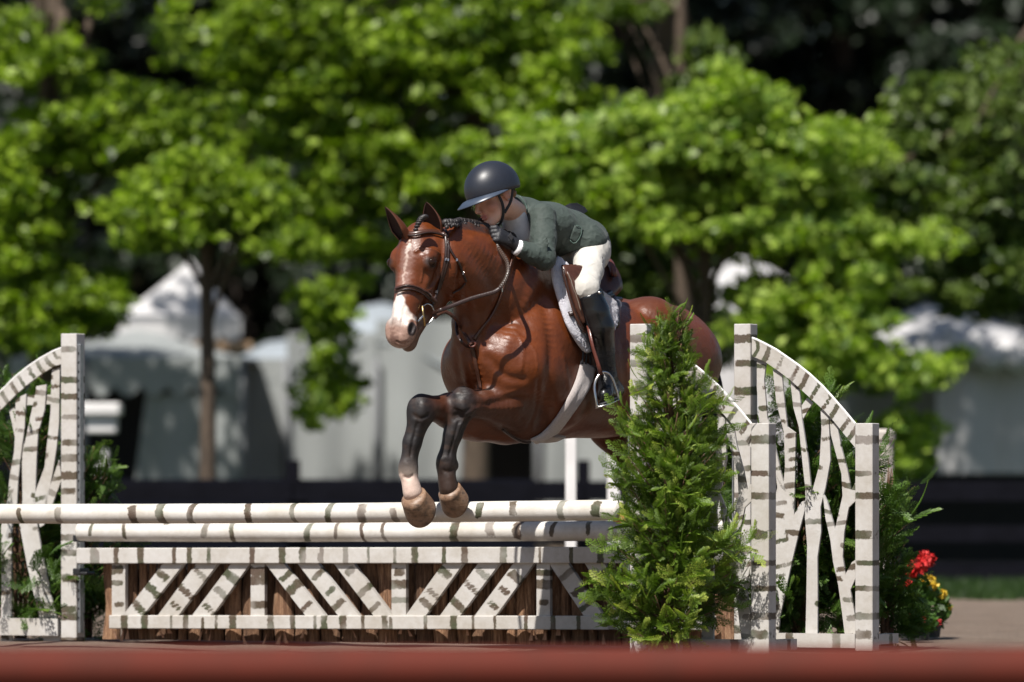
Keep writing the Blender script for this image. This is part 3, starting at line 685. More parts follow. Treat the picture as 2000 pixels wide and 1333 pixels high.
# face darker round the eyes, mealy on the muzzle
snip = sst(.008 + np.clip((hvv - .365) * .42, 0, .055) - np.abs(hu + .004) + nz * .005, -.002, .010) * sst(hvv, .36, .385) * sst(.53 + nz * .02 - hvv, -.03, .03) * inhead * (hw > -.085)
muz = sst(hvv + nz * .01 - np.abs(hw + .05) * .25, .49, .54) * inhead
base_m = hcol.copy()
brown_muz = sst(hvv, .40, .46) * inhead * (hvv < .72)
hcol = np.where((inhead & (hvv > .4))[:, None], np.array(BAY) * (1 - muz[:, None]) + np.array((.40, .265, .22)) * muz[:, None], hcol)
mixc(snip, (.74, .68, .65))
mixc(sst(hvv, .52, .58) * sst(nz + nz2 * .5, -.2, .5) * inhead * .8, (.20, .115, .09))
mixc(sst(hvv, .585, .60) * sst(.625 - hvv, 0, .01) * sst(.025 - np.abs(hu), 0, .01) * inhead * .5, (.10, .05, .045))
mixc(inhead * (hvv > .45) * sst(-hw, .085, .10) * .8, (.14, .085, .06))
nd = np.sqrt(((np.abs(hu) - .066) / .014) ** 2 + ((hvv - .552) / .034) ** 2 + ((hw + .035) / .025) ** 2)
mixc(inhead * sst(1.25 - nd, 0, .3), (.02, .012, .012))
ed = np.sqrt(((np.abs(hu) - .104) / .03) ** 2 + ((hvv - .217) / .022) ** 2 + ((hw + .056) / .034) ** 2)
mixc(inhead * sst(1.5 - ed, 0, .7) * .9, (.02, .012, .010))
# sock on the far foreleg, painted hair shadow under the mane, darker along the back
sock = (lz < .935 + .01 * 0) & (hv[:, 0] < -.40) & (hv[:, 1] < 27.6)
sock_f = sst(W(0, 928, 27.27).z + nz * .014 - lz, -.004, .004) * ((hv[:, 0] < -.385) & (hv[:, 1] < 27.45))
mixc(sock_f, (.66, .52, .46))
mixc(sst(vnoise(hv, 1.6, 21), .1, .9) * .22 * (ls > -.1) * (lz > 1), (.13, .04, .02))
mixc(sst(lz, 1.66, 1.76) * sst(ls, .8, 1.0) * .45, (.09, .035, .022))
cd = np.min(np.stack([np.linalg.norm(hv - np.array(p), axis=1) for p in spline(crest, 3)]), 0)
mixc(sst(.056 + nz2 * .006 - cd, 0, .02) * .85, (.03, .02, .018))
blk = (hcol.sum(1) < .09) & (lz < 1.35)
mixc(blk * sst(nz + .3 * nz2, -.2, 1.0) * .45, (.055, .032, .022))
hcol *= (1 + .08 * nz[:, None] * (lz > 1)[:, None])
print('horse verts', len(hv))
# coat shader
m = NM('bay_coat'); at = m.n('Attribute', attribute_name='Col')
v1 = m.coords((1, 1, 1)); f1 = m.noise(3.5, 5, v1); f2 = m.noise(60, 4, v1); f3 = m.noise(420, 2, m.coords((1, 1, .35)))
c = m.mix(1.0, at.outputs['Color'], m.ramp(f1, [(.3, (.72, .68, .64)), (.7, (1.25, 1.2, 1.15))]), 'MULTIPLY')
c = m.mix(.5, c, m.ramp(f3, [(.3, (.75, .75, .75)), (.7, (1.2, 1.2, 1.2))]), 'MULTIPLY')
bw = m.n('RGBToBW'); m.l(at.outputs['Color'], bw.inputs[0])
m.base(c); m.l(m.math('ADD', m.ramp(f2, [(.3, .31), (.7, .45)]), m.ramp(bw.outputs[0], [(0.008, .22), (.05, 0)])), m.b.inputs['Roughness'])
m.b.inputs['Specular IOR Level'].default_value = .5; m.b.inputs['Sheen Weight'].default_value = .0
m.b.inputs['Sheen Roughness'].default_value = .4
h = m.math('ADD', m.math('MULTIPLY', f3, .25), m.math('MULTIPLY', f2, .7)); h = m.math('ADD', h, m.math('ADD', m.math('MULTIPLY', m.noise(7, 3, v1), 4.5), m.math('MULTIPLY', m.noise(26, 5, v1, .6), .9))); m.bump(h, .5, .004)
M_COAT = m.m
horse = mesh_obj('horse', hv, hfac, M_COAT, smooth=True, cols=hcol)
tag(horse, 'bay horse with white blaze and one white sock leaping over the birch poles', 'horse')
bm_ = None
HBVH = BVHTree.FromPolygons([Vector(v) for v in hv], [tuple(map(int, f)) for f in hfac])
def hit(px, py, off=.006, bvh=None):
    "point on the horse under this pixel and its normal"
    d = ray(px, py); r = (bvh or HBVH).ray_cast(CAMV, d)
    if r[0] is None:
        r = (bvh or HBVH).find_nearest(W(px, py, 27.4))
    n = r[1] if r[1].dot(d) < 0 else -r[1]
    if off > .012:
        q = r[0] + n * off; sx = 1000 + q.x / q.y * FPX; sy = HOR - (q.z - CAM_Z) / q.y * FPX
        r2 = (bvh or HBVH).ray_cast(CAMV, ray(2 * px - sx, 2 * py - sy))
        if r2[0] is not None: r = r2; n = r[1] if r[1].dot(d) < 0 else -r[1]
    return r[0] + n * off, n

M_LID = simple('dark_eyelid', (.012, .007, .005), .75, .3, 80, .2)
# ears, eyes, hooves, mane, forelock, tail
M_BLKHAIR = simple('braided_black_mane', (.022, .018, .018), .45, .5, 60, .6, .004, vec=(1, 1, 1))
M_EYE = simple('eye_gloss', (.022, .010, .006), .08, .4, 40, 0, spec=.25)
m = NM('ear_coat'); at = m.n('Attribute', attribute_name='Col'); m.base(at.outputs['Color']); m.set(Roughness=.6); m.bump(m.noise(200, 3, m.coords()), .3, .003); M_EAR = m.m
def make_ear(base, tip, out, width):
    base, tip = Vector(base), Vector(tip); ax_ = tip - base; Ln = ax_.length; a = ax_ / Ln
    o = Vector(out); o = (o - a * o.dot(a)).normalized(); s_ = a.cross(o)
    V = []; F = []; C = []; n = 14; m_ = 12
    for lay in (0, 1):
        for i in range(n + 1):
            t = i / n; wd = width * (math.sin(math.pi * min(1, .25 + .75 * t) ** .9) ** .75) * (1 if t < .97 else .6) + .002
            if t < .25: wd = width * (.78 + .22 * t / .25)
            for j in range(m_ + 1):
                ph = (j / m_ - .5) * math.radians(230 - 90 * t)
                r_ = wd - (.006 if lay else 0)
                p = base + a * (Ln * t) - o * (math.cos(ph) * r_ - wd * .5) * (1 - .25 * t) + s_ * math.sin(ph) * r_ + o * (.012 * t * t)
                V.append(p); C.append((.03, .014, .012) if lay else tuple(np.array(BAY) * (1 - .6 * t)))
    st = (n + 1) * (m_ + 1)
    for lay in (0, 1):
        for i in range(n):
            for j in range(m_):
                q = lay * st + i * (m_ + 1) + j; f = (q, q + 1, q + m_ + 2, q + m_ + 1); F.append(f if lay else f[::-1])
    for i in range(n):
        for j in (0, m_):
            q = i * (m_ + 1) + j; F.append((q, q + m_ + 1, q + m_ + 1 + st, q + st))
    return mesh_obj('ear', V, F, M_EAR, horse, True, cols=np.array(C))
make_ear(W(855, 456, 27.27), W(834, 393, 27.22), HW * .9 + HU * .05, .047)
make_ear(W(795, 462, 27.22), W(755, 401, 27.16), HW * .85 - HU * .4 + UP * -.1, .045)
for sd in (1, -1):
    MB().ball(hd(.0965 * sd, .214, -.056), HU * .027, HD * .025, HW * .025, 20, 14).build('eye', M_EYE, horse, True)
    # lids
    for up_ in (-1, 1):
        pts = [hd((.098 + .012 * math.sin(t * math.pi)) * sd, 0.215 + up_ * .018 * math.sin(t * math.pi) + .004 * (t - .5), -.036 - .044 * t) for t in np.linspace(0, 1, 9)]
        MB().tube(pts, [.002, .003, .004, .0045, .0045, .0045, .004, .003, .002], 8).build('eyelid', M_LID, horse, True)
m = NM('hoof_horn'); v = m.coords((1, 1, 1)); f = m.noise(26, 6, v, .65); f2 = m.noise(60, 3, m.coords((.3, .3, 3)))
m.base(m.mix(m.math('MULTIPLY', f2, .3), m.ramp(f, [(.36, (.06, .035, .022)), (.50, (.19, .105, .06)), (.60, (.24, .15, .095)), (.68, (.06, .038, .028))]), (.30, .2, .14))); m.set(Roughness=.45); m.bump(f2, .4, .004); M_HOOF = m.m
m = NM('hoof_sole'); m.base(m.ramp(m.noise(30, 5, m.coords()), [(.3, (.12, .09, .07)), (.7, (.3, .25, .2))])); m.set(Roughness=.9); M_SOLE = m.m
M_STEEL = simple('steel', (.62, .61, .6), .22, .1, 30, .05, metal=1)
M_SHOE = simple('worn_shoe_steel', (.20, .19, .18), .5, .2, 40, .2, metal=.8)
def make_hoof(c, t, s_, sc):
    t = Vector(t).normalized(); s_ = Vector(s_); s_ = (s_ - t * s_.dot(t)).normalized(); l = t.cross(s_)
    V = []; F = []; n = 28
    rings = [(-.04, .97), (.0, 1.0), (.12, .99), (.2, .965), (.32, .955), (.45, .92), (.6, .89), (.7, .855), (.85, .825), (.93, .80), (1.0, .80), (1.05, .70), (1.10, .55)]
    for q, sc_ in rings:
        for k in range(n):
            an = 2 * math.pi * k / n; x = math.cos(an); y = math.sin(an)
            x_ = x * .070 * sc_ if x > 0 else x * .060 * sc_
            z = q * (.052 + .026 * x); xs = x_ - q * .040
            V.append(c + ((t * (xs + .040)) + l * y * .066 * sc_ - s_ * (z - .052)) * sc)
    for i in range(len(rings) - 1):
        for k in range(n):
            k2 = (k + 1) % n; F.append((i * n + k, i * n + k2, (i + 1) * n + k2, (i + 1) * n + k))
    F.append(tuple((len(rings) - 1) * n + k for k in range(n)))
    h = mesh_obj('hoof', V, F, M_HOOF, horse, True)
    sol = MB(); P = [c + (t * (.040 + .94 * (x * .070 if x > 0 else x * .060)) + l * y * .062 + s_ * .0515) * sc for x, y in [(math.cos(a), math.sin(a)) for a in np.linspace(0, 2 * math.pi, 24, endpoint=False)]]
    sol.prism(P, s_, .002); sol.build('sole', M_SOLE, h)
    sh = MB(); pts = [c + (t * (.040 + .88 * (x * .070 if x > 0 else x * .060)) + l * y * .057 + s_ * .056) * sc for x, y in [(math.cos(a), math.sin(a)) for a in np.linspace(-2.2, 2.2, 20)]]
    sh.tube(pts, .008 * sc, 8, flat=.5, up=s_); sh.build('horseshoe', M_SHOE, h)
    return h
make_hoof(W(808, 972, 27.26), (.10, -.30, -.95), (.40, .90, -.12), 1.24)
make_hoof(W(878, 958, 27.38), (.02, -.30, -.95), (.42, .88, -.12), 1.12)
for sd in (1, -1):
    make_hoof(hp(1.63, .15 * sd, .41), (-HF * .35 - UP * .93), -HF * .95 + UP * -.2, 1.1)

mane = MB()
cr = spline(crest + [W(880, 436, 27.25) - _cu * .03 + HL * .02, W(866, 436, 27.2) - _cu * .03], 6)
cpts = [p for p in cr if 27.15 < p.y < 27.85]
for i, p in enumerate(cpts):
    r_ = .013 + .003 * random.random()
    mane.ball(p + _cu * .036 + HL * .004, HL * (r_ * 1.3), _nd * (r_ * .62), _cu * (r_ * 1.15), 8, 6)
    j_ = random.uniform(-.006, .006)
    for k in range(2):
        mane.ball(p + _cu * (.026 -.012 * k + j_) + HL * (.014 + .008 * k) + _nd * j_, HL * .010, _nd * .0085, _cu * .011, 6, 5)
mane.build('mane', M_BLKHAIR, horse, True)
fl = MB()
for i in range(8):
    t = i / 7; c_ = W(829 - 17 * t, 424 + 22 * t * t + 3 * t, 27.11 - .015 * t); r_ = .021 - .008 * t
    fl.ball(c_, HU * r_, HW * r_ * .9, HD * (r_ * .6) - HU * .004, 10, 8)
fl.build('forelock_braid', M_BLKHAIR, horse, True)
tl = MB(); rr = np.random.default_rng(3)
for k in range(60):
    a_ = rr.uniform(-.05, .05, 2)
    tl.tube(spline([hp(1.74, a_[0] * .5, 1.52), hp(1.84, a_[0], 1.40 + a_[1] * .3), hp(1.88 + a_[1], a_[0] * 1.4, 1.1), hp(1.86 + a_[1] * 2, a_[0] * 1.6, .78 + a_[1])], 4), .008, 5)
tl.build('tail', M_BLKHAIR, horse, True)
# ------------------------------------------------------------------ RIDER
M_SKIN = NM('skin'); _a = M_SKIN.n('Attribute', attribute_name='Col')
M_SKIN.base(M_SKIN.mix(.35, _a.outputs['Color'], M_SKIN.ramp(M_SKIN.noise(60, 3, M_SKIN.coords()), [(.3, (.8, .75, .72)), (.7, (1, 1, 1))]), 'MULTIPLY'))
M_SKIN.set(Roughness=.5); M_SKIN.b.inputs['Subsurface Weight'].default_value = .12; M_SKIN.b.inputs['Subsurface Radius'].default_value = (.02, .008, .004); M_SKIN = M_SKIN.m
def cloth(name, col, wr=.5, scale=9, rough=.85, fine=240, dist=.012, vec=(1, 1, 1)):
    m = NM(name); v = m.coords(vec); f = m.noise(scale, 3, v, .5); g = m.noise(fine, 2, v)
    m.base(m.ramp(f, [(.25, tuple(x * .85 for x in col)), (.75, tuple(min(1, x * 1.12) for x in col))])); m.set(Roughness=rough)
    m.b.inputs['Sheen Weight'].default_value = .05
    h = m.math('ADD', m.ramp(m.noise(scale * 1.6, 2, v, .4), [(.35, 0), (.5, 1), (.65, 0)]), m.math('MULTIPLY', g, .12))
    m.bump(h, wr, dist); return m.m
M_JACKET = cloth('green_jacket_cloth', (.040, .056, .048), .32, 10, .75)
M_JTRIM = simple('jacket_piping', (.09, .14, .12), .6, .2, 60, .2)
M_BREECH = cloth('white_breeches', (.56, .535, .49), .45, 7, .8, 300, .008)
M_SHIRT = simple('white_shirt', (.78, .76, .78), .7, .1, 25, .3, .006)
M_GLOVE = simple('black_glove', (.016, .016, .020), .55, .4, 45, .5, .004)
m = NM('black_boot_leather'); v = m.coords((1, 1, 1)); m.base((.006, .006, .007)); m.set(Roughness=.24); m.b.inputs['Coat Weight'].default_value = .25
wv = m.noise(14, 3, m.coords((1, 1, 5))); fade = m.n('Attribute', attribute_name='crease')
m.bump(m.math('MULTIPLY', m.math('ADD', m.ramp(wv, [(.3, 0), (.5, 1), (.7, 0)]), .0), fade.outputs['Fac']), .8, .014); M_BOOT = m.m
M_HELM = simple('helmet_matte_navy_black', (.018, .021, .030), .40, .15, 120, .15, .002, spec=.5)
M_HELMSKY = simple('helmet_brim_sky_tint', (.045, .06, .09), .35, .12, 80, .1, .002, spec=.5)  # sky reflection painted into the brim's blue grey
M_BLKWEB = simple('black_webbing', (.014, .014, .018), .6, .3, 150, .4, .002)
SK = (.82, .49, .36)
rf = Vector((-.76, -.54, -.36)).normalized(); rl = Vector((.52, -.80, .12)); rl = (rl - rf * rl.dot(rf)).normalized()
ru = rl.cross(rf); ru = ru if ru.z > 0 else -ru
RC = W(963, 383, 27.55); RM = np.array([rl, rf, ru]); RS = 1.10
def rh(x, f, u): return RC + (rl * x + rf * f + ru * u) * RS
pf = Field()
def rell(x, f, u, r, **k): pf.ell(rh(x, f, u), np.array(r) * RS, RM, **k)
rell(0, -.012, .03, (.073, .092, .093), k=.02, paint=SK)
rell(0, .030, -.040, (.056, .058, .078), k=.025, paint=SK)
for sd in (1, -1):
    pf.cone(rh(.050 * sd, -.02, -.055), rh(.016 * sd, .068, -.104), .024, .019, k=.02, paint=SK)
    rell(.040 * sd, .055, -.038, (.022, .024, .022), k=.02, paint=(.58, .26, .18))
    rell(.033 * sd, .095, .012, (.020, .014, .011), op=-1, k=.014)
    rell(.030 * sd, .074, .006, (.014, .014, .013), k=.004, paint=SK)
    rell(.032 * sd, .088, .028, (.024, .010, .008), k=.012, paint=(.40, .22, .13))
    rell(.074 * sd, -.018, -.008, (.009, .018, .030), k=.006, paint=(.58, .28, .2))
    rell(.008 * sd, .100, -.044, (.008, .009, .007), k=.006, paint=(.54, .26, .19))
pf.cone(rh(0, .086, .010), rh(0, .108, -.036), .009, .0115, k=.010, paint=SK)
rell(0, .089, -.066, (.020, .008, .006), k=.005, paint=(.50, .15, .13))
rell(0, .086, -.077, (.017, .009, .007), k=.004, paint=(.50, .15, .13))
rell(0, .098, -.0715, (.020, .008, .0018), op=-1, k=.002)
rell(0, .072, -.106, (.022, .018, .016), k=.014, paint=SK)
neck_b = W(1012, 420, 27.76)
pf.cone(rh(0, -.035, -.055), neck_b, .056, .058, k=.03, paint=SK)
def limb(F_, pts, rad, k=.03, paint=SK, sc=1.0, u=None): F_.chain([Vector(p) for p in pts], [((r * sc) if not hasattr(r, '__len__') else (r[0] * sc, r[1] * sc)) for r in rad], u=u, k=k, paint=paint)
T_P = [W(1030, 430, 27.84), W(1070, 443, 27.92), W(1108, 456, 28.0), W(1142, 474, 28.07)]
T_R = [(.150, .100), (.150, .112), (.132, .108), (.128, .120)]
SH, EL, WR = W(1060, 424, 27.70), W(1063, 506, 27.56), W(1018, 487, 27.50)
SH2, EL2, WR2 = W(968, 428, 27.98), W(962, 500, 27.98), W(946, 458, 27.78)
HIP, KN, AN, HE, TO = W(1152, 492, 27.97), W(1146, 566, 27.66), W(1187, 735, 27.80), W(1203, 762, 27.86), W(1181, 773, 27.68)
CALF = W(1171, 640, 27.68)
HIP2, KN2, AN2 = hp(.62, -.20, 1.83), hp(.42, -.40, 1.62), hp(.60, -.42, 1.22)
limb(pf, T_P, T_R, sc=.86, u=HL)
limb(pf, [SH, EL, WR], [.062, .042, .030], sc=.85); limb(pf, [SH2, EL2, WR2], [.055, .042, .030], sc=.85)
limb(pf, [HIP, KN, CALF, AN, HE, TO], [.085, .058, .052, .034, .028, .024], sc=.82)
limb(pf, [HIP2, KN2, AN2, AN2 + HF * .2 - UP * .02], [.085, .058, .034, .026], sc=.82)
pf.cone(T_P[-1], HIP2, .10, .085, k=.04, paint=SK)
def hand(F_, wr, kn, dn, cl, r=.0105, sc=1.0, paint=SK):
    "wr wrist, kn centre of the knuckles, dn direction along the row of knuckles, cl direction the fist closes"
    ax_ = (kn - wr).normalized(); kn = wr + ax_ * (kn - wr).length
    F_.cone(wr, kn - ax_ * .012, (.024 * sc, .016 * sc), (.036 * sc, .017 * sc), u=dn, k=.012, paint=paint)
    for i in range(4):
        a = kn + dn * ((i - 1.5) * .0205); ln = (.9, 1.0, .96, .8)[i]
        b = a + (ax_ * .020 + cl * .014) * ln; c_ = b + (cl * .024 - ax_ * .004) * ln; d_ = c_ + (-ax_ * .018 + cl * .002) * ln
        F_.chain([a - ax_ * .02, a, b, c_, d_], [r * 1.05, r * 1.12, r * 1.05, r * .98, r * .9], k=.004, paint=paint)
    t0 = wr + ax_ * .022 - dn * .026 + cl * .006
    F_.chain([t0, t0 + ax_ * .028 - dn * .010 + cl * .008, t0 + ax_ * .052 - dn * .004 + cl * .014], [r * 1.3, r * 1.15, r], k=.006, paint=paint)
DN1 = (W(972, 474, 27.45) - W(966, 446, 27.47)).normalized(); CL1 = Vector((-.25, .55, -.6)).normalized()
KN1 = W(971, 457, 27.44)
hand(pf, W(1000, 473, 27.48), KN1, DN1, CL1, .009)
DN2 = Vector((-.5, .3, -.6)).normalized(); CL2 = Vector((-.2, .5, -.75)).normalized()
hand(pf, W(957, 446, 27.66), W(934, 440, 27.56), DN2, CL2, .009)
pax = (axis(-.32, .62, .009, .0035, -.24, .02), axis(27.15, 28.6, .009, .0035, 27.3, 27.75), axis(1.05, 2.42, .009, .0035, 1.98, 2.4))
pv, pfc = pf.mesh(pax); pv = relax(pv, pfc, 1, .4); pcol = pf.paint(pv, .006)
person = mesh_obj('person', pv, pfc, M_SKIN, smooth=True, cols=pcol)
tag(person, 'rider in green jacket, white breeches and dark helmet crouched low over the bay horse', 'person')
# jacket
jf = Field()
limb(jf, T_P, T_R, k=.04, paint=(0, 0, 0), u=HL)
limb(jf, [SH, SH.lerp(EL, .5), EL], [.068, .060, .054], k=.03, paint=(0, 0, 0))
limb(jf, [EL, EL.lerp(WR, .5), WR], [.054, .050, .043], k=.02, paint=(0, 0, 0))
limb(jf, [SH2, EL2, WR2], [.064, .054, .042], k=.03, paint=(0, 0, 0))
jf.cone(W(1020, 414, 27.80), W(1006, 404, 27.76), .070, .060, k=.04, paint=(0, 0, 0))
jf.cone(W(1118, 470, 28.0), W(1150, 484, 28.02), (.135, .10), (.140, .075), u=HL, k=.05, paint=(0, 0, 0))
jf.cone(W(1108, 462, 27.92), W(1144, 472, 27.94), .085, .098, k=.03, paint=(0, 0, 0))
jf.cone(W(1070, 522, 27.8), W(1205, 498, 27.95), (.3, .058), (.3, .048), u=(0, 1, 0), op=-1, k=.008)
# folds on the sleeve and at the waist
rr = np.random.default_rng(5)
for i in range(9):
    t = .15 + .8 * i / 9; c_ = SH.lerp(EL, t); d_ = Vector((-.75, -.55, -.25 + .2 * rr.normal())).normalized()
    jf.cone(c_ + d_ * .052 + UP * .022, c_ + d_ * .048 - UP * .026 + Vector((-.02, .03, 0)) * rr.normal(), .0065, .005, k=.014, paint=(0, 0, 0))
for i in range(6):
    t = i / 6; c_ = EL + Vector((-.03, -.045, .03)) + Vector((.012 * rr.normal(), 0, .012 * i - .02))
    jf.cone(c_, c_ + Vector((.05, -.008, .03)), .006, .004, k=.012, paint=(0, 0, 0))
for i in range(8):
    a = W(1085 + 8 * i, 430 + 3 * i + 6 * rr.normal(), 27.84 + .012 * i); jf.cone(a, a + Vector((-.03, -.005, -.09)), .006, .012, k=.025, paint=(0, 0, 0))
# sleeve crease under the arm and open neck
jf.cone(W(1086, 440, 27.70), W(1090, 480, 27.66), .012, .014, op=-1, k=.02)
jf.cone(W(1003, 425, 27.62), W(1008, 470, 27.60), .035, .05, op=-1, k=.02)
jf.ell(W(990, 395, 27.6), .05, op=-1, k=.02)
jax = (axis(-.15, .62, .0065), axis(27.4, 28.3, .0065), axis(1.84, 2.28, .0065))
jv, jfc = jf.mesh(jax); jv = relax(jv, jfc, 1, .5)
jacket = mesh_obj('jacket', jv, jfc, M_JACKET, person, True)
JB = BVHTree.FromPolygons([Vector(v) for v in jv], [tuple(map(int, f)) for f in jfc])
def drape(name, edgeA, edgeB, mat, parent, bvh=None, off=.006, th=.006, nu=14, nv=8, edge_round=True, bump=0, smooth=True):
    "sheet laid over a surface between two outlines seen from the side"
    A = spline([Vector((x, y, 0)) for x, y in edgeA], 6); B = spline([Vector((x, y, 0)) for x, y in edgeB], 6)
    def samp(L_, t):
        q = t * (len(L_) - 1); i = min(int(q), len(L_) - 2); return L_[i].lerp(L_[i + 1], q - i)
    top = []; bot = []
    for i in range(nu + 1):
        for j in range(nv + 1):
            p = samp(A, i / nu).lerp(samp(B, i / nu), j / nv); P, n = hit(p.x, p.y, off, bvh)
            e = min(i, nu - i, j, nv - j); k = (1 if e > 1 else (.85 if e == 1 else .35)) if edge_round else 1
            bb = bump * (random.random() - .5)
            top.append(P + n * (th * k + bb)); bot.append(P - n * .004)
    N_ = len(top); w = nv + 1; F = []
    for i in range(nu):
        for j in range(nv):
            a = i * w + j; F.append((a, a + 1, a + w + 1, a + w)); F.append((N_ + a, N_ + a + w, N_ + a + w + 1, N_ + a + 1))
    for i in range(nu):
        for j in (0, nv):
            a = i * w + j; F.append((a, a + w, N_ + a + w, N_ + a) if j == 0 else (a, N_ + a, N_ + a + w, a + w))
    for j in range(nv):
        for i in (0, nu):
            a = i * w + j; F.append((a, N_ + a, N_ + a + 1, a + 1) if i == 0 else (a, a + 1, N_ + a + 1, N_ + a))
    o = mesh_obj(name, top + bot, F, mat, parent, smooth)
    bm = None
    me = o.data; 
    import bmesh
    b = bmesh.new(); b.from_mesh(me); bmesh.ops.recalc_face_normals(b, faces=b.faces); b.to_mesh(me); b.free()
    return o
def strap(name, pts, width, mat, parent, th=.004, off=.004, bvh=None, n=5, mb=None, Y=None):
    S_ = spline([Vector((p[0], p[1], 0)) for p in pts], n); P = []; N_ = []
    for s_ in S_:
        p, nn = hit(s_.x, s_.y, off, bvh); P.append(p); N_.append(nn)
    for _ in range(3):
        P = [P[0]] + [(P[i - 1] + P[i] * 2 + P[i + 1]) / 4 for i in range(1, len(P) - 1)] + [P[-1]]
    m_ = mb or MB(); m_.tube(P, width / 2, 8, flat=th / (width / 2), up=N_)
    return m_ if mb else m_.build(name, mat, parent, True)
# lapels, collar, pocket flap, vent, buttons
drape('collar', [(1004, 386), (1012, 398), (1020, 416)], [(1014, 384), (1025, 392), (1031, 412)], M_JACKET, jacket, JB, .002, .006, 8, 4)
strap('lapel_edge', [(1014, 386), (1022, 396), (1031, 412), (1024, 424)], .005, M_JTRIM, jacket, .003, .008, JB)
drape('lapel', [(1004, 404), (1010, 430), (1019, 462)], [(1020, 414), (1027, 424), (1028, 470)], M_JACKET, jacket, JB, .002, .006, 10, 4)
strap('lapel_edge', [(1020, 416), (1028, 425), (1029, 440), (1029, 468)], .005, M_JTRIM, jacket, .003, .008, JB)
drape('pocket_flap', [(1122, 441), (1112, 466)], [(1139, 449), (1124, 478)], M_JACKET, jacket, JB, .003, .005, 8, 5)
strap('pocket_piping', [(1122, 441), (1139, 449), (1124, 478), (1112, 468)], .004, M_JTRIM, jacket, .003, .010, JB, n=3)
vt = MB(); vt.prism([W(1092, 408, 27.98), W(1112, 398, 28.02), W(1126, 397, 28.06), W(1141, 405, 28.10), (W(1147, 413, 28.12)), W(1140, 418, 28.08), W(1120, 410, 28.02)], Vector((.1, .3, .05)).normalized(), .008)
vt.build('vent_flap', M_BLKWEB, jacket)
# shirt front, cuffs
sf = Field(); sf.cone(W(1000, 418, 27.70), W(1016, 455, 27.76), .060, .075, k=.03, paint=(0, 0, 0)); sf.cone(W(996, 408, 27.66), W(1001, 420, 27.70), .050, .056, k=.02, paint=(0, 0, 0))
sv, sfc = sf.mesh((axis(-.12, .16, .006), axis(27.5, 27.95, .006), axis(1.9, 2.28, .006))); mesh_obj('shirt', sv, sfc, M_SHIRT, person, True)
cu = (WR - EL).normalized(); cf = MB(); cf.tube([WR - cu * .01, WR + cu * .018, WR + cu * .034], [.040, .040, .037], 18); cf.build('shirt_cuff', M_SHIRT, person, True)
gf = Field()
hand(gf, W(1000, 473, 27.48), KN1, DN1, CL1, .0120, 1.2, (0, 0, 0)); gf.cone(W(1008, 479, 27.49), W(996, 470, 27.475), .031, .026, k=.01, paint=(0, 0, 0))
gf2 = Field(); hand(gf2, W(957, 446, 27.66), W(934, 440, 27.56), DN2, CL2, .0120, 1.2, (0, 0, 0)); gf2.cone(W(966, 450, 27.70), W(955, 445, 27.65), .032, .026, k=.01, paint=(0, 0, 0))
for g_ in (gf, gf2):
    gv, gfc = g_.mesh((axis(-.24, .06, .003), axis(27.35, 27.8, .003), axis(1.92, 2.16, .003))); mesh_obj('glove', gv, gfc, M_GLOVE, person, True)
MB().box(W(998, 463, 27.445), Vector((.008, 0, -.012)), Vector((0, .003, 0)), Vector((.006, 0, .010))).build('glove_strap', M_BLKWEB, person, bevel=.002)
# breeches
bf = Field()
limb(bf, [HIP, HIP.lerp(KN, .5), KN, KN.lerp(CALF, .4)], [.082, .073, .058, .052], k=.02, paint=(0, 0, 0))
bf.ell(KN + Vector((-.005, -.01, .005)), .062, k=.02, paint=(0, 0, 0))
bf.cone(T_P[-1] + UP * -.03, HIP, (.13, .11), (.10, .10), u=HL, k=.05, paint=(0, 0, 0))
bf.cone(T_P[-1] + UP * -.03, HIP2, .11, .09, k=.05, paint=(0, 0, 0)); limb(bf, [HIP2, KN2, KN2 - UP * .08], [.09, .062, .055], k=.03, paint=(0, 0, 0))
bv, bfc = bf.mesh((axis(.1, .65, .007), axis(27.55, 28.75, .007), axis(1.5, 2.12, .007))); bv = relax(bv, bfc, 1)
mesh_obj('breeches', bv, bfc, M_BREECH, person, True)
# boots
def boot(kn, calf, an, he, to, parent):
    f = Field(); top = kn.lerp(calf, .22)
    f.chain([top, kn.lerp(calf, .6), calf, calf.lerp(an, .5), an], [.070, .074, .073, .057, .044], k=.008, paint=(0, 0, 0))
    f.cone(an, he, .042, .038, k=.02, paint=(0, 0, 0)); f.cone(an + (to - he) * .15, to, .042, .033, k=.03, paint=(0, 0, 0)); f.cone(he, to, .034, .033, k=.02, paint=(0, 0, 0))
    n_ = (calf - kn).normalized()
    f.ell(top - n_ * .075, (.1, .1, .07), np.array([Vector(n_).orthogonal().normalized(), n_.cross(Vector(n_).orthogonal().normalized()), n_]), op=-1, k=.006)
    lo = np.minimum.reduce([np.array(x) for x in (kn, an, he, to)]) - .1; hi = np.maximum.reduce([np.array(x) for x in (kn, an, he, to)]) + .1
    v_, f_ = f.mesh([axis(lo[i], hi[i], .0055) for i in range(3)])
    cr_ = np.clip(1 - np.abs(v_[:, 2] - (an.z + .05)) / .12, .05, 1)
    b = mesh_obj('boot', v_, f_, M_BOOT, parent, True, attrs={'crease': cr_})
    so = MB(); l_ = (to - he).normalized(); s_ = UP.cross(l_).normalized(); dn_ = l_.cross(s_); dn_ = dn_ if dn_.z < 0 else -dn_
    so.tube([he + dn_ * .034 - l_ * .02, he.lerp(to, .5) + dn_ * .032, to + dn_ * .032 + l_ * .025], [.028, .032, .024], 10, flat=.22, up=dn_)
    so.build('boot_sole', M_BLKWEB, b, True); return b
bt = boot(KN, CALF, AN, HE, TO, person); boot(KN2, KN2.lerp(AN2, .4), AN2, AN2 - HF * .05 - UP * .07, AN2 + HF * .17 - UP * .07, person)
MB().ball(W(1171, 572, 27.60), .009).build('boot_snap', M_STEEL, bt, True)
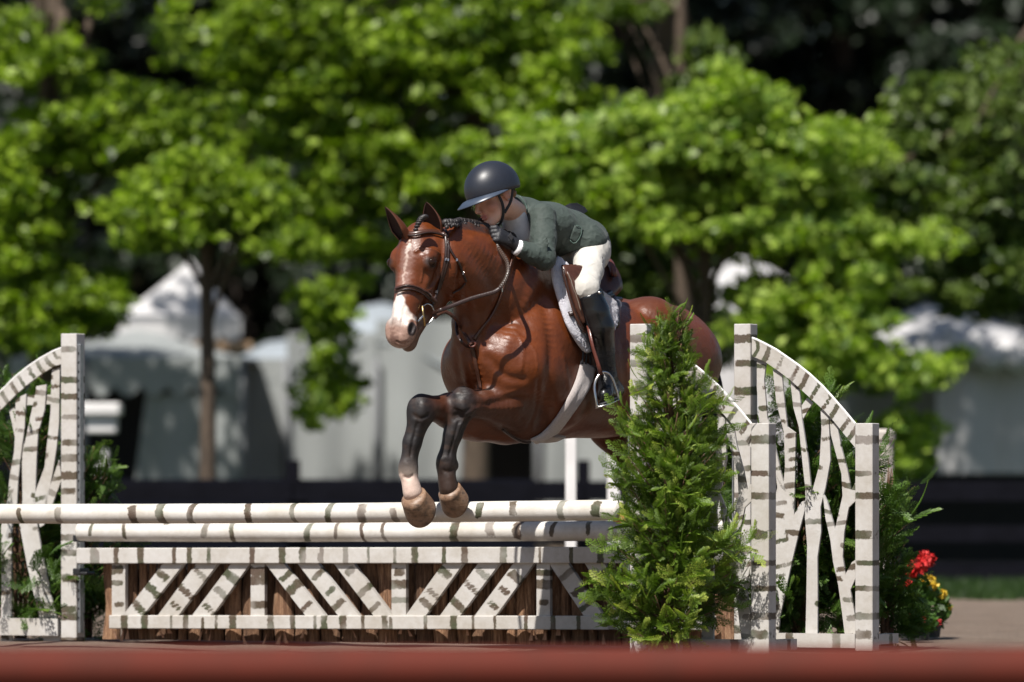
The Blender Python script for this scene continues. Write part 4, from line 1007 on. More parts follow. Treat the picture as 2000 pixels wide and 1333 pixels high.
bb = MB(); bb.prism([W(1160, 590, 27.62), W(1164, 572, 27.61), W(1173, 563, 27.63), W(1179, 574, 27.64), W(1181, 592, 27.65)], (.2, 1, 0), .02); bb.build('boot_top_tab', M_BOOT, bt, bevel=.004)
bt2 = None
# helmet
HS_ = 1.08
def hh(x, f, u): return RC + (rl * x + rf * (f - .010) + ru * (u + .034)) * HS_
V = []; F = []; n = 48; m_ = 16
def dome(th, an, grow=1.0):
    x = math.sin(th) * math.sin(an); f = math.sin(th) * math.cos(an); u = math.cos(th)
    return hh(x * .098 * grow, f * (.125 if f > 0 else .128) * grow, u * .112 * grow)
for j in range(m_ + 1):
    for i in range(n):
        an = 2 * math.pi * i / n; thm = math.radians(97 + 15 * (1 - math.cos(an)) / 2)
        V.append(dome(thm * j / m_ + 1e-4, an))
for j in range(m_):
    for i in range(n):
        i2 = (i + 1) % n; F.append((j * n + i, (j + 1) * n + i, (j + 1) * n + i2, j * n + i2))
helm = mesh_obj('helmet', V, F, M_HELM, person, True); sm_ = helm.modifiers.new('thickness', 'SOLIDIFY'); sm_.thickness = -.010
# brim all the way round, long over the face
V = []; F = []
prof = [(0, .004), (.5, .003), (1, .0), (1.0, -.004), (.5, -.004), (0, -.004)]
for i in range(n):
    an = 2 * math.pi * i / n; c_ = math.cos(an); thm = math.radians(97 + 15 * (1 - c_) / 2)
    ed_ = dome(thm, an); wd = .006 + .064 * max(0, (c_ + .15) / 1.15) ** 1.1
    out = (rl * math.sin(an) + rf * c_).normalized()
    for q, z in prof:
        V.append(ed_ + (out * (wd * q) + ru * (z - .30 * wd * q * q + .004)) * HS_)
k_ = len(prof)
for i in range(n):
    i2 = (i + 1) % n
    for j in range(k_):
        j2 = (j + 1) % k_; F.append((i * k_ + j, i2 * k_ + j, i2 * k_ + j2, i * k_ + j2))
mesh_obj('helmet_brim', V, F, M_HELMSKY, helm, True)
# centre panel ridges and vent
for sx in (1, -1):
    MB().tube([dome(math.radians(a_), math.radians(sx * (22 + (90 - a_) * .55)), 1.006) for a_ in range(20, 94, 6)], .0028, 6).build('helmet_seam', M_HELM, helm, True)
vv = MB(); vv.box(dome(math.radians(78), math.radians(8), 1.008), rl * .015, rf * .004, ru * .010); vv.build('helmet_vent', M_BLKWEB, helm, bevel=.002)
MB().tube([dome(math.radians(97 + 15 * (1 - math.cos(a_)) / 2 - 1), a_, 1.006) for a_ in np.linspace(0, 2 * math.pi, 49)], .0035, 6, cap=False).build('helmet_trim', M_BLKWEB, helm, True)
# harness
for sx in (1, -1):
    hs = MB()
    hs.tube(spline([hh(.088 * sx, .045, .0), rh(.073 * sx, .018, -.035), rh(.062 * sx, .022, -.080), rh(.035 * sx, .035, -.118), rh(0, .040, -.128)], 5), .0085, 8, flat=.35, up=rl)
    hs.tube(spline([hh(.090 * sx, -.050, -.02), rh(.075 * sx, -.030, -.045), rh(.062 * sx, .018, -.085)], 5), .0075, 8, flat=.35, up=rl)
    hs.build('chin_strap', M_BLKWEB, helm, True)
M_HAIR = simple('light_brown_hair', (.22, .13, .07), .5, .4, 90, .6, .003, vec=(1, 1, .3))
for sx in (1, -1): MB().ball(rh(.072 * sx, -.012, .020), rl * .010, rf * .036, ru * .040).build('hair', M_HAIR, person, True)
MB().ball(rh(0, -.085, -.02), rl * .055, rf * .022, ru * .03).build('hair_bun', M_HAIR, person, True)
MB().ball(rh(.082, -.015, -.036), .004).build('earring', M_STEEL, person, True)
# the small mark on the breeches
strap('breeches_logo', [(1176, 503), (1177, 508), (1176, 514)], .004, M_BLKWEB, person, .002, .002, BVHTree.FromPolygons([Vector(v) for v in bv], [tuple(map(int, f)) for f in bfc]))
# ------------------------------------------------------------------ TACK
M_LEA = simple('brown_leather', (.065, .024, .014), .34, .3, 60, .25, .003, coat=.15)
M_LEAD = simple('dark_leather', (.028, .013, .010), .36, .3, 60, .25, .003, coat=.1)
M_LEAR = simple('red_brown_leather', (.11, .032, .022), .35, .25, 60, .25, .003, coat=.2)
M_BRASS = simple('brass', (.55, .38, .16), .3, .1, 30, .05, metal=1)
M_FLEECE = simple('white_fleece', (.68, .66, .72), .95, .10, 60, 1, .012, sheen=.5)
M_FLEECE2 = simple('grey_cream_fleece', (.50, .44, .42), .95, .12, 120, .8, .008, sheen=.5)
M_STITCH = simple('pale_stitching', (.17, .13, .10), .7, .2, 80, .1)
sg = Field(); sg.p = [q for q in hf.p if q['t'] == 'c'][:0]
sg.chain([hp(s, 0, z) for s, w, h, z in tor], [(w + .006, h + .006) for s, w, h, z in tor], u=HL, k=.02)
for sd in (1, -1):
    sg.cone(hp(.42, .125 * sd, 1.66), hp(.09, .165 * sd, 1.40), (.118, .20), (.118, .15), u=HL, k=.14)
sg.cone(hp(.34, 0, 1.80), hp(.95, 0, 1.72), (.17, .17), (.20, .14), u=HL, k=.16)
for sd in (1, -1): sg.cone(hp(.40, .13 * sd, 1.78), hp(.80, .17 * sd, 1.62), (.10, .16), (.12, .16), u=HL, k=.12)
sgv, sgf = sg.mesh((axis(-.5, 1.1, .012), axis(27.2, 29.2, .012), axis(.95, 2.1, .012)))
SADB = BVHTree.FromPolygons([Vector(v) for v in relax(sgv, sgf, 45)], [tuple(map(int, f)) for f in sgf])
sad = empty('saddle', hp(.62, 0, 1.78), 'brown leather jumping saddle on white fleece pad beneath the crouching rider', 'saddle')
drape('saddle_pad', [(1089, 500), (1076, 532), (1089, 585), (1105, 632), (1124, 666), (1140, 688)], [(1200, 590), (1206, 600), (1206, 625), (1200, 645), (1180, 668), (1146, 690)], M_FLEECE, sad, bvh=SADB, off=.020, th=.015, nu=44, nv=40, bump=.008)
drape('saddle_flap', [(1097, 516), (1103, 546), (1113, 585), (1125, 624), (1140, 650)], [(1140, 514), (1150, 560), (1154, 600), (1156, 636), (1150, 656)], M_LEA, sad, bvh=SADB, off=.050, th=.010, nu=22, nv=14)
for off_, nm, a_ in ((.066, 'knee_roll', [(1110, 528), (1119, 548), (1126, 580), (1133, 610), (1141, 634)]),):
    S_ = spline([Vector((x, y, 0)) for x, y in a_], 5); P = [hit(s.x, s.y, off_, SADB)[0] for s in S_]
    MB().tube(P, [.010 + .010 * math.sin(math.pi * i / (len(P) - 1)) for i in range(len(P))], 10).build(nm, M_LEA, sad, True)
S_ = spline([Vector((x, y, 0)) for x, y in [(1101, 522), (1108, 548), (1117, 585), (1129, 620), (1141, 646)]], 5)
MB().tube([hit(s.x, s.y, .060, SADB)[0] for s in S_], .0045, 6).build('flap_welt', M_LEAD, sad, True)
S_ = spline([Vector((x, y, 0)) for x, y in [(1116, 530), (1124, 552), (1131, 582), (1137, 612)]], 5)
MB().tube([hit(s.x, s.y, .088, SADB)[0] for s in S_], .0028, 6).build('stitching', M_STITCH, sad, True)
def loft(rings, name, mat, parent):
    n = len(rings[0]); V = [p for r in rings for p in r]; F = []
    for i in range(len(rings) - 1):
        for k in range(n - 1):
            F.append((i * n + k, i * n + k + 1, (i + 1) * n + k + 1, (i + 1) * n + k))
    o = mesh_obj(name, V, F, mat, parent, True); sdf = o.modifiers.new('thick', 'SOLIDIFY'); sdf.thickness = .012; return o
# seat: pommel, dip, cantle
rg = []
for i in range(15):
    t = i / 14; s_ = .46 + .46 * t; top = 1.86 - .045 * math.sin(math.pi * min(1, t * 1.35)) + .085 * max(0, (t - .55) / .45) ** 1.6; wd = .10 + .05 * math.sin(math.pi * min(1, t * .75))
    rg.append([hp(s_, wd * math.sin(a), top - .16 * (1 - math.cos(a))) for a in np.linspace(-1.5, 1.5, 15)])
loft(rg, 'saddle_seat', M_LEA, sad)
MB().tube([hp(.90 - .05 * abs(math.sin(a)) ** 2, .13 * math.sin(a), 1.945 - .10 * (1 - math.cos(a))) for a in np.linspace(-1.5, 1.5, 15)], .018, 8).build('cantle', M_LEAR, sad, True)
drape('saddle_panel', [(1186, 560), (1188, 590), (1194, 640)], [(1206, 592), (1208, 612), (1203, 642)], M_LEAD, sad, off=.03, th=.03, nu=10, nv=6)
pr = MB(); pr.tube(spline([W(1196, 590, 28.04), W(1207, 587, 28.06), W(1212, 596, 28.08), W(1206, 604, 28.05), W(1197, 600, 28.04)], 4), .007, 8); pr.build('pad_edge', M_FLEECE, sad, True)
# billets, girth, stirrup leather
for x0, x1 in ((1141, 1137), (1148, 1144), (1155, 1153)):
    strap('billet_strap', [(x0, 668), (x0 - 2, 690), (x1, 712)], .014, M_BLKWEB, sad, .004, .022)
girth = drape('girth', [(1133, 705), (1119, 752), (1090, 806), (1060, 842), (1036, 856)], [(1161, 718), (1147, 760), (1119, 804), (1090, 839), (1044, 862)], M_FLEECE2, sad, off=.008, th=.016, nu=34, nv=10, bump=.003)
gb = MB()
for i in range(10):
    a0 = 0
gp = [hp(.42 + .02 * k, l, z) for k, (l, z) in enumerate([(.12, 1.055), (.04, 1.035), (-.06, 1.04), (-.16, 1.08), (-.26, 1.2), (-.31, 1.4)])]
MB().tube(spline(gp, 4), .045, 10, flat=.2, up=[Vector(p - hp(.47, 0, 1.42)).normalized() for p in spline(gp, 4)]).build('girth_lower', M_FLEECE2, sad, True)
strap('girth_strap', [(982, 836), (1000, 850), (1022, 861), (1036, 860)], .016, M_LEAD, sad, .005, .010)
st_l = empty('stirrup', W(1172, 735, 27.62), 'silver stirrup iron on red-brown leather around the black boot', 'stirrup')
lt = MB(); lt.tube([W(1148, 636, 27.63), W(1158, 680, 27.62), W(1168, 712, 27.62), W(1174, 733, 27.62)], [.008, .009, .0105, .012], 8, flat=.35, up=Vector((-.4, -.9, 0))); lt.build('stirrup_leather', M_LEAR, st_l, True)
iron = MB(); arch = [W(1166, 795, 27.60), W(1163, 775, 27.60), W(1161, 755, 27.61), W(1165, 740, 27.62), W(1173, 730, 27.63), W(1180, 727, 27.64), W(1189, 731, 27.66), W(1197, 743, 27.68), W(1203, 760, 27.69), W(1208, 779, 27.70)]
iron.tube(spline(arch, 4), .0065, 8); iron.build('stirrup_iron', M_STEEL, st_l, True)
td = MB(); a, b = W(1166, 796, 27.60), W(1208, 780, 27.70); td.tube([a, a.lerp(b, .5) + UP * -.004, b], [.020, .024, .020], 10, flat=.32, up=Vector((.1, .2, 1))); td.build('tread', M_STEEL, st_l, True)
tp = MB(); tp.tube([a.lerp(b, .1) + UP * .008, a.lerp(b, .9) + UP * .008], .017, 8, flat=.3, up=Vector((.1, .2, 1))); tp.build('tread_pad', M_BLKWEB, st_l, True)
# bridle
br = empty('bridle', hd(0, .2, 0), 'brown leather snaffle bridle with raised noseband on the bay horse head', 'bridle')
def double(name, pts, w, mat, gap, n=5, off=.005):
    strap(name, pts, w, mat, br, .006, off)
strap('browband', [(776, 468), (785, 461), (800, 458), (812, 457), (836, 453), (855, 455), (870, 460)], .026, M_LEA, br, .008, .006)
strap('browband_ridge', [(778, 467), (785, 461), (800, 460), (812, 460), (836, 454), (855, 456), (868, 461)], .009, M_LEAD, br, .006, .013)
strap('crownpiece', [(862, 440), (868, 452), (871, 465)], .030, M_LEAD, br, .006, .006)
strap('cheekpiece', [(870, 462), (872, 481), (870, 510), (863, 540), (853, 570), (843, 597)], .017, M_LEAD, br, .006, .007)
strap('cheekpiece', [(875, 470), (876, 500), (871, 525), (862, 553), (852, 575), (846, 586)], .013, M_LEAD, br, .005, .006)
strap('noseband', [(771, 568), (778, 565), (793, 561), (806, 562), (820, 567), (832, 574), (843, 584), (850, 590)], .030, M_LEA, br, .008, .006)
strap('noseband_ridge', [(772, 565), (780, 562), (793, 558), (806, 559), (820, 564), (832, 571), (843, 580)], .008, M_LEAD, br, .006, .014)
strap('noseband_ridge', [(772, 571), (780, 568), (793, 565), (806, 566), (820, 571), (832, 578), (843, 588)], .008, M_LEAD, br, .006, .014)
strap('throatlatch', [(874, 474), (880, 490), (889, 505), (898, 520), (905, 536), (910, 550)], .012, M_LEAD, br, .005, .006)
strap('throatlatch', [(908, 553), (902, 561), (892, 567), (884, 572)], .010, M_LEAD, br, .004, .006)
for x, y in ((870, 507), (875, 508), (892, 509), (904, 535), (852, 570)):
    p, n = hit(x, y, .014); MB().box(p, HU * .005, HD * .007, n * .003).build('buckle', M_STEEL, br, bevel=.0015)
bp = hit(826, 600, .012)[0]
yb = bp.y
bit = MB(); bit.tube([W(825, 598, yb - .02), W(827, 617, yb - .02), W(830, 637, yb - .02)], .0055, 8); bit.build('bit_cheek', M_BRASS, br, True)
rg_ = MB(); rg_.tube(spline([W(825, 599, yb - .02), W(834, 594, yb), W(843, 598, yb + .01), W(848, 612, yb + .02), W(844, 625, yb + .01), W(836, 633, yb), W(830, 636, yb - .02)], 4), .004, 8); rg_.build('bit_ring', M_STEEL, br, True)
MB().tube([W(827, 617, yb - .02), hd(0, .545, -.11), hd(-.085, .52, -.09)], .007, 8).build('bit_mouthpiece', M_STEEL, br, True)
# reins
rn = MB(); R1 = spline([W(845, 613, yb + .005), W(860, 606, 27.14), W(874, 601, 27.16), W(918, 584, 27.20), W(950, 575, 27.22), W(966, 570, 27.23), W(976, 563, 27.24)], 5)
rn.tube(R1, .0105, 8, flat=.4, up=Vector((-.3, -1, .1))); rn.build('rein', M_LEAD, br, True)
R2 = spline([W(976, 563, 27.24), W(986, 548, 27.25), W(992, 530, 27.27), W(990, 512, 27.31), W(982, 498, 27.36), W(973, 485, 27.42), W(967, 472, 27.44)], 8)
r2 = MB(); r2.tube(R2, .0105, 8, flat=.45, up=Vector((-.3, -1, .1))); r2.build('laced_rein', M_LEAD, br, True)
lc = MB()
for i in range(2, len(R2) - 2, 2):
    t = (R2[i + 1] - R2[i - 1]).normalized(); s_ = t.cross(Vector((-.3, -1, .1))).normalized()
    lc.tube([R2[i] - s_ * .010 + Vector((0, -.006, 0)), R2[i] + t * .010 + Vector((0, -.008, 0)), R2[i] + s_ * .010 + Vector((0, -.006, 0))], .0015, 5)
lc.build('lacing', M_STITCH, br, True)['kind'] = 'stuff'
MB().tube(spline([hd(-.10, .52, -.10), W(840, 560, 27.9), W(915, 500, 27.95), W(935, 450, 27.62)], 5), .009, 8, flat=.4, up=UP).build('rein', M_LEAD, br, True)
# standing martingale with neck strap
mg = empty('martingale', W(922, 676, 27.25), 'brown martingale with neck strap crossing the bay horse chest', 'martingale')
strap('neck_strap', [(1002, 492), (995, 520), (984, 555), (976, 580), (966, 603), (953, 625), (939, 645), (926, 664)], .020, M_LEA, mg, .005, .007)
strap('chest_strap', [(922, 678), (928, 705), (934, 728), (941, 761)], .020, M_LEA, mg, .005, .007)
kc = hit(922, 673, .014)[0]; kk = MB(); kk.tube([kc + Vector((math.cos(a) * .016, -.004, math.sin(a) * .013)) for a in np.linspace(0, 2 * math.pi, 13)], .006, 8, cap=False); kk.build('ring_keeper', M_LEAR, mg, True)
MB().tube(spline([W(848, 622, 27.18), W(858, 613, 27.18), W(872, 610, 27.2), W(888, 622, 27.24), W(900, 640, kc.y + .01), W(914, 664, kc.y - .005), W(921, 673, kc.y - .01)], 6), .009, 8, flat=.4, up=Vector((.2, -1, .1))).build('martingale_strap', M_LEA, mg, True)
MB().tube(spline([W(892, 630, 27.42), W(893, 650, 27.36), W(902, 668, 27.30), W(914, 677, kc.y), W(922, 675, kc.y)], 6), .008, 8, flat=.4, up=Vector((.2, -1, .1))).build('martingale_strap', M_LEAD, mg, True)
MB().box(hit(981, 566, .014)[0], HL * .003, HF * .003, UP * .010).build('buckle', M_STEEL, mg)
# ------------------------------------------------------------------ THE JUMP
TH = math.radians(26)
JA = Vector((math.cos(TH), -math.sin(TH), 0)); JN = Vector((-math.sin(TH), -math.cos(TH), 0))    # along the rails, towards the viewer
A0 = W(1250, 1275, 27.2); A0.z = 0
B0 = A0 - JN * 1.19
def onA(px, py, o=0): return PL(px, py, A0 + JN * o, JN)
def onB(px, py, o=0): return PL(px, py, B0 + JN * o, JN)
def birch(name, base, bark=(.075, .052, .030), green=.45):
    m = NM(name); v = m.coords((1, 1, 1)); at = m.n('Attribute', attribute_name='mark')
    n1 = m.noise(38, 4, v, .65); n2 = m.noise(7, 4, v); n3 = m.noise(260, 2, v); oi = m.n('ObjectInfo')
    e = m.math('ADD', at.outputs['Fac'], m.math('MULTIPLY', m.math('SUBTRACT', n1, .5), .9))
    fac = m.ramp(e, [(.38, 0), (.52, 1)])
    drt = m.ramp(m.noise(3.0, 6, v, .7), [(.35, (.80, .77, .72)), (.6, (1, 1, 1))])
    c = m.mix(1.0, base, drt, 'MULTIPLY'); c = m.mix(.6, c, m.ramp(n1, [(.3, (.88, .86, .83)), (.6, (1, 1, 1))]), 'MULTIPLY')
    c = m.mix(m.ramp(m.noise(9, 7, m.coords((.5, 3, 3)), .75), [(.55, 0), (.75, .35)]), c, (.30, .26, .20))
    c = m.mix(m.ramp(m.noise(22, 6, v, .8), [(.70, 0), (.76, .6)]), c, (.25, .20, .15))
    bk = m.mix(m.ramp(n2, [(.45, 0), (.58, 1)]), bark, (.050, .058, .024) if green else bark)
    bk = m.mix(m.ramp(m.noise(5, 2, v), [(.5, 0), (.62, .7)]), bk, (.085, .050, .035))
    c = m.mix(m.math('MULTIPLY', m.math('MULTIPLY', fac, m.ramp(m.noise(5.5, 2, m.coords((1, 1, 1))), [(.38, .62), (.52, 1)])), m.ramp(n3, [(.3, .86), (.6, 1.0)])), c, bk)
    m.base(c); m.set(Roughness=.62); m.b.inputs['Specular IOR Level'].default_value = .35
    m.bump(m.math('ADD', n3, m.math('MULTIPLY', n1, .6)), .35, .003); return m.m
M_BIRCH = birch('birch_painted_wood', (.54, .52, .50)); M_POLE = birch('birch_painted_pole', (.66, .635, .60))
M_EDGE = simple('plywood_edge', (.50, .44, .30), .8, .25, 60, .4)
def board(name, p, q, width, th, n, mat, parent, marks=(), step=.012, nw=4, seed=0, bevel=None):
    "board from p to q (its centre line on the back face); marks = (distance, half width, side from, side to) with sides -1..1"
    p, q, n = Vector(p), Vector(q), Vector(n); L_ = (q - p).length; a = (q - p) / L_; n = (n - a * n.dot(a)).normalized(); w = a.cross(n)
    nl = max(2, int(L_ / step)); V = []; M = []; F = []
    # profile: around the board
    prof = [(-1 + 2 * i / nw, 1) for i in range(nw + 1)] + [(1 - 2 * i / nw, 0) for i in range(nw + 1)]
    prof[0] = (-1, 1); k = len(prof)
    def mk(d, y):
        v = -1.0
        for m_ in marks:
            e = 1 - abs(d - m_[0]) / m_[1]
            if len(m_) > 2:
                e = min(e, (m_[3] - y) * 2.5 + .5, (y - m_[2]) * 2.5 + .5)
            v = max(v, e)
        return max(-.2, min(1.2, .5 + v * .5)) if marks else -.2
    for i in range(nl + 1):
        d = L_ * i / nl
        for y, z in prof:
            V.append(p + a * d + w * (y * width / 2) + n * (z * th)); M.append(mk(d, y))
    for i in range(nl):
        for j in range(k):
            j2 = (j + 1) % k; F.append((i * k + j, (i + 1) * k + j, (i + 1) * k + j2, i * k + j2))
    F.append(tuple(range(k))); F.append(tuple(nl * k + j for j in range(k - 1, -1, -1)))
    o = mesh_obj(name, V, F, mat, parent, False, {'mark': M})
    if bevel:
        b_ = o.modifiers.new('b', 'BEVEL'); b_.width = bevel; b_.segments = 1; b_.limit_method = 'ANGLE'; b_.angle_limit = 1
    return o
def fixn(o):
    import bmesh
    b = bmesh.new(); b.from_mesh(o.data); bmesh.ops.recalc_face_normals(b, faces=b.faces); b.to_mesh(o.data); b.free(); return o
def pole(name, p, q, r, marks, mat):
    p, q = Vector(p), Vector(q); L_ = (q - p).length; a = (q - p) / L_; n = 20; nl = int(L_ / .012); V = []; M = []; F = []
    u = a.cross(UP).normalized(); u = u if u.dot(JN) > 0 else -u; v = a.cross(u); v = v if v.z > 0 else -v
    rr = random.Random(hash(name) % 99 + 5)
    for i in range(nl + 1):
        d = L_ * i / nl; rd = r * (1 + .012 * math.sin(d * 2.3) + .006 * math.sin(d * 11)); c = p + a * d + UP * (-.006 * math.sin(math.pi * d / L_))
        for k in range(n):
            an = 2 * math.pi * k / n; V.append(c + (u * math.cos(an) + v * math.sin(an)) * rd)
            e = -1
            for m_ in marks:
                x = 1 - abs(d - m_[0] - .010 * math.sin(an + m_[0] * 9)) / m_[1]; dm = abs((an - m_[2] + math.pi) % (2 * math.pi) - math.pi); e = max(e, min(x, (m_[3] - dm) * 1.6))
            M.append(max(-.2, min(1.2, .5 + e * .5)))
    for i in range(nl):
        for k in range(n):
            k2 = (k + 1) % n; F.append((i * n + k, i * n + k2, (i + 1) * n + k2, (i + 1) * n + k))
    F.append(tuple(range(n))); F.append(tuple(nl * n + k for k in range(n)))
    return fixn(mesh_obj(name, V, F, mat, None, True, {'mark': M}))
def pole_marks(xs, on, p, y, extra=()):
    rr = random.Random(len(xs) + 3); out = []
    for i, x in enumerate(xs):
        w_ = rr.choice((.009, .012, .016, .021)); out.append(((on(x, y) - p).length, w_, rr.uniform(-.5, .7), rr.choice((3.2, 3.2, 1.2, .9, .8))))
    for k in range(3): out.append((rr.uniform(.2, 3.5), rr.uniform(.010, .02), rr.uniform(1.6, 4.2), .6))
    return out
pa, pb = onA(-58, 1004, .075), onA(1212, 996.5, .075)
poleA = pole('jump_pole', pa, pb, .049, pole_marks([45, 125, 265, 323, 382, 489, 582, 650, 711, 776, 900, 941, 1008, 1105, 1170], lambda x, y: onA(x, y, .075), pa, 1001), M_POLE)
tag(poleA, 'upper birch painted pole, the one right under the hooves', 'pole', 'birch painted jump poles')
pa2, pb2 = onB(156, 1039, .06), onB(1424, 1035.5, .06)
poleB = pole('jump_pole', pa2, pb2, .050, pole_marks([183, 249, 406, 458, 609, 661, 713, 757, 891, 895, 964, 1020, 1086, 1153, 1240, 1330], lambda x, y: onB(x, y, .06), pa2, 1038), M_POLE)
tag(poleB, 'lower birch painted pole just above the planked gate', 'pole', 'birch painted jump poles')
# gate of planks with slanting slats
gate = empty('jump_gate', onB(700, 1262, .04), 'birch painted gate with slanting slats hanging below the two poles', 'gate')
def hmarks(xs, p, on, y):
    rr = random.Random(int(y)); o = []
    for x in xs: o.append(((on(x, y) - p).length, rr.choice((.007, .010, .014, .018)), -1.6, 1.6))
    for k in range(3): o.append((rr.uniform(.1, 3.1), rr.uniform(.006, .012), rr.uniform(-1, .2), rr.uniform(.4, 1.5)))
    return o
G = .055
p, q = onB(156, 1086, G), onB(1424, 1084, G)
fixn(board('plank', p, q, .082, .040, JN, M_BIRCH, gate, hmarks([190, 234, 282, 347, 377, 415, 500, 558, 598, 635, 682, 726, 778, 817, 874, 914, 990, 1061, 1122, 1179, 1240, 1300], p, lambda x, y: onB(x, y, G), 1086), bevel=.004))
p, q = onB(219, 1215, G), onB(1400, 1217, G)
fixn(board('plank', p, q, .070, .036, JN, M_BIRCH, gate, hmarks([249, 289, 341, 369, 429, 461, 535, 578, 639, 676, 715, 757, 837, 892, 930, 973, 1033, 1086, 1136, 1200, 1260], p, lambda x, y: onB(x, y, G), 1215), bevel=.004))
rg_ = random.Random(4)
def slat(x0, x1, xt0, xt1):
    "slat whose foot spans x0..x1 and head spans xt0..xt1"
    p = onB((x0 + x1) / 2, 1203, G - .012); q = onB((xt0 + xt1) / 2, 1099, G - .012)
    w_ = ((onB(x1, 1203) - onB(x0, 1203)).length) * abs((q - p).normalized().z)
    L_ = (q - p).length; mk = [(L_ * t + rg_.uniform(-.02, .02), rg_.uniform(.012, .022), *rg_.choice(((-1.5, .5), (-.6, 1.5), (-1.5, 1.5), (-.4, .6)))) for t in ((.25, .62, .88) if L_ < .3 else (.2, .48, .78))]
    # mitred ends
    n = JN; a = (q - p).normalized(); V = []; M = []; F = []; nl = 26; nw = 4
    for i in range(nl + 1):
        t = i / nl
        for z in (0, 1):
            for j in range(nw + 1):
                s_ = j / nw
                P = onB(x0 + (x1 - x0) * s_, 1203, G - .012).lerp(onB(xt0 + (xt1 - xt0) * s_, 1099, G - .012), t) + n * (.030 * z)
                V.append(P); y = 2 * s_ - 1; e = -1
                dd_ = (P - p).dot(a)
                for m_ in mk:
                    e = max(e, min(1 - abs(dd_ - m_[0]) / m_[1], (m_[3] - y) * 2.5 + .5, (y - m_[2]) * 2.5 + .5))
                M.append(max(-.2, min(1.2, .5 + e * .5)))
    w = nw + 1; r_ = 2 * w
    for i in range(nl):
        for z in (0, 1):
            for j in range(nw): F.append((i * r_ + z * w + j, i * r_ + z * w + j + 1, (i + 1) * r_ + z * w + j + 1, (i + 1) * r_ + z * w + j))
        for j in (0, nw): F.append((i * r_ + j, i * r_ + w + j, (i + 1) * r_ + w + j, (i + 1) * r_ + j))
    fixn(mesh_obj('slat', V, F, M_BIRCH, gate, False, {'mark': M}))
for a in ((224, 250, 224, 250), (495, 522, 495, 522), (770, 798, 770, 798), (1053, 1079, 1053, 1079), (1336, 1362, 1336, 1362),
          (245, 284, 325, 366), (313, 353, 390, 432), (380, 419, 458, 495), (602, 641, 522, 558), (666, 707, 585, 625), (735, 772, 656, 694),
          (797, 836, 872, 911), (864, 903, 940, 982), (932, 973, 1009, 1049), (1145, 1184, 1076, 1113), (1212, 1250, 1146, 1184), (1285, 1322, 1215, 1252)):
    slat(*a)
# low wall of rough slabs behind the gate
M_BARK = NM('rough_sawn_bark'); v = M_BARK.coords((22, 22, 1.6)); f = M_BARK.noise(3.5, 8, v, .75); f2 = M_BARK.noise(1.6, 4, M_BARK.coords((1, 1, 1)))
oi = M_BARK.n('ObjectInfo')
c = M_BARK.ramp(f, [(.28, (.035, .017, .010)), (.43, (.16, .078, .040)), (.56, (.36, .20, .11)), (.70, (.58, .38, .24))])
c = M_BARK.mix(M_BARK.ramp(f2, [(.4, .0), (.7, .5)]), c, (.085, .042, .026))
hs = M_BARK.n('HueSaturation'); M_BARK.l(c, hs.inputs['Color']); M_BARK.l(M_BARK.ramp(oi.outputs['Random'], [(0, .55), (1, 1.35)]), hs.inputs['Value']); M_BARK.base(hs.outputs[0])
M_BARK.set(Roughness=.85); M_BARK.bump(f, .9, .02); M_BARK = M_BARK.m
M_BARKL = simple('split_bark_pale', (.42, .24, .16), .85, .3, 40, .6, vec=(4, 4, 1))
wall = empty('slab_wall', onB(820, 1275, -.15), 'low wall of rough brown bark slabs behind the slatted gate', 'wall')
rw = random.Random(11)
WALLTOP = onB(700, 1096, -.02).z
def slab(p, wd, th, h, lean):
    m_ = MB(); n = 5; k = 7; V = []; F = []
    ph = [rw.uniform(0, 6.28) for _ in range(4)]
    for i in range(k + 1):
        z = h * i / k
        for j in range(n + 1):
            s_ = j / n; x = (s_ - .5) * wd * (1 + .05 * math.sin(z * 9 + ph[0])) + .006 * math.sin(z * 14 + ph[1]) + lean * z
            d = th * (.55 + .45 * math.sin(math.pi * s_)) + .006 * math.sin(z * 21 + ph[2] + s_ * 5)
            V.append(p + JA * x + JN * d + UP * z)
        V.append(p + JA * (.5 * wd + lean * z) + UP * z); V.append(p + JA * (-.5 * wd + lean * z) + UP * z)
    r_ = n + 3
    for i in range(k):
        for j in range(n): F.append((i * r_ + j, i * r_ + j + 1, (i + 1) * r_ + j + 1, (i + 1) * r_ + j))
        F.append((i * r_ + n, i * r_ + n + 1, (i + 1) * r_ + n + 1, (i + 1) * r_ + n)); F.append((i * r_ + n + 2, i * r_, (i + 1) * r_, (i + 1) * r_ + n + 2))
    F.append(tuple(k * r_ + j for j in range(n + 1)) + (k * r_ + n + 1, k * r_ + n + 2))
    return fixn(mesh_obj('slab', V, F, M_BARK, wall, True))
x = 204
while x < 1434:
    wpx = rw.choice((18, 22, 28, 34, 40, 46)); p = onB(x + wpx / 2, 1270, -.03); p.z = .01
    slab(p, wpx / 380 * .98 / math.cos(TH) * .93, rw.uniform(.018, .036), WALLTOP + rw.uniform(-.015, .02), rw.uniform(-.012, .012)); x += wpx
MB().box((onB(204, 1270, -.2) + onB(1434, 1270, -.2)) / 2 + UP * (WALLTOP / 2 - .02 - ((onB(204, 1270, -.2) + onB(1434, 1270, -.2)) / 2).z), JA * 1.62, JN * .13, UP * (WALLTOP / 2 - .03)).build('backing_box', simple('dark_ply', (.03, .018, .012), .9), wall)
for k in range(26):
    px = rw.uniform(215, 1180); p = onB(px, rw.uniform(1235, 1262), .012); d = JA * rw.uniform(-.5, .5) + UP; d.normalize(); s_ = JA * rw.uniform(.004, .014); L_ = rw.uniform(.03, .09)
    sp = MB(); sp.prism([p - s_, p + s_, p + d * L_ + JN * .01, p + d * L_ * .6 - s_ * .8], JN, .003); sp.build('bark_splinter', M_BARKL, wall)
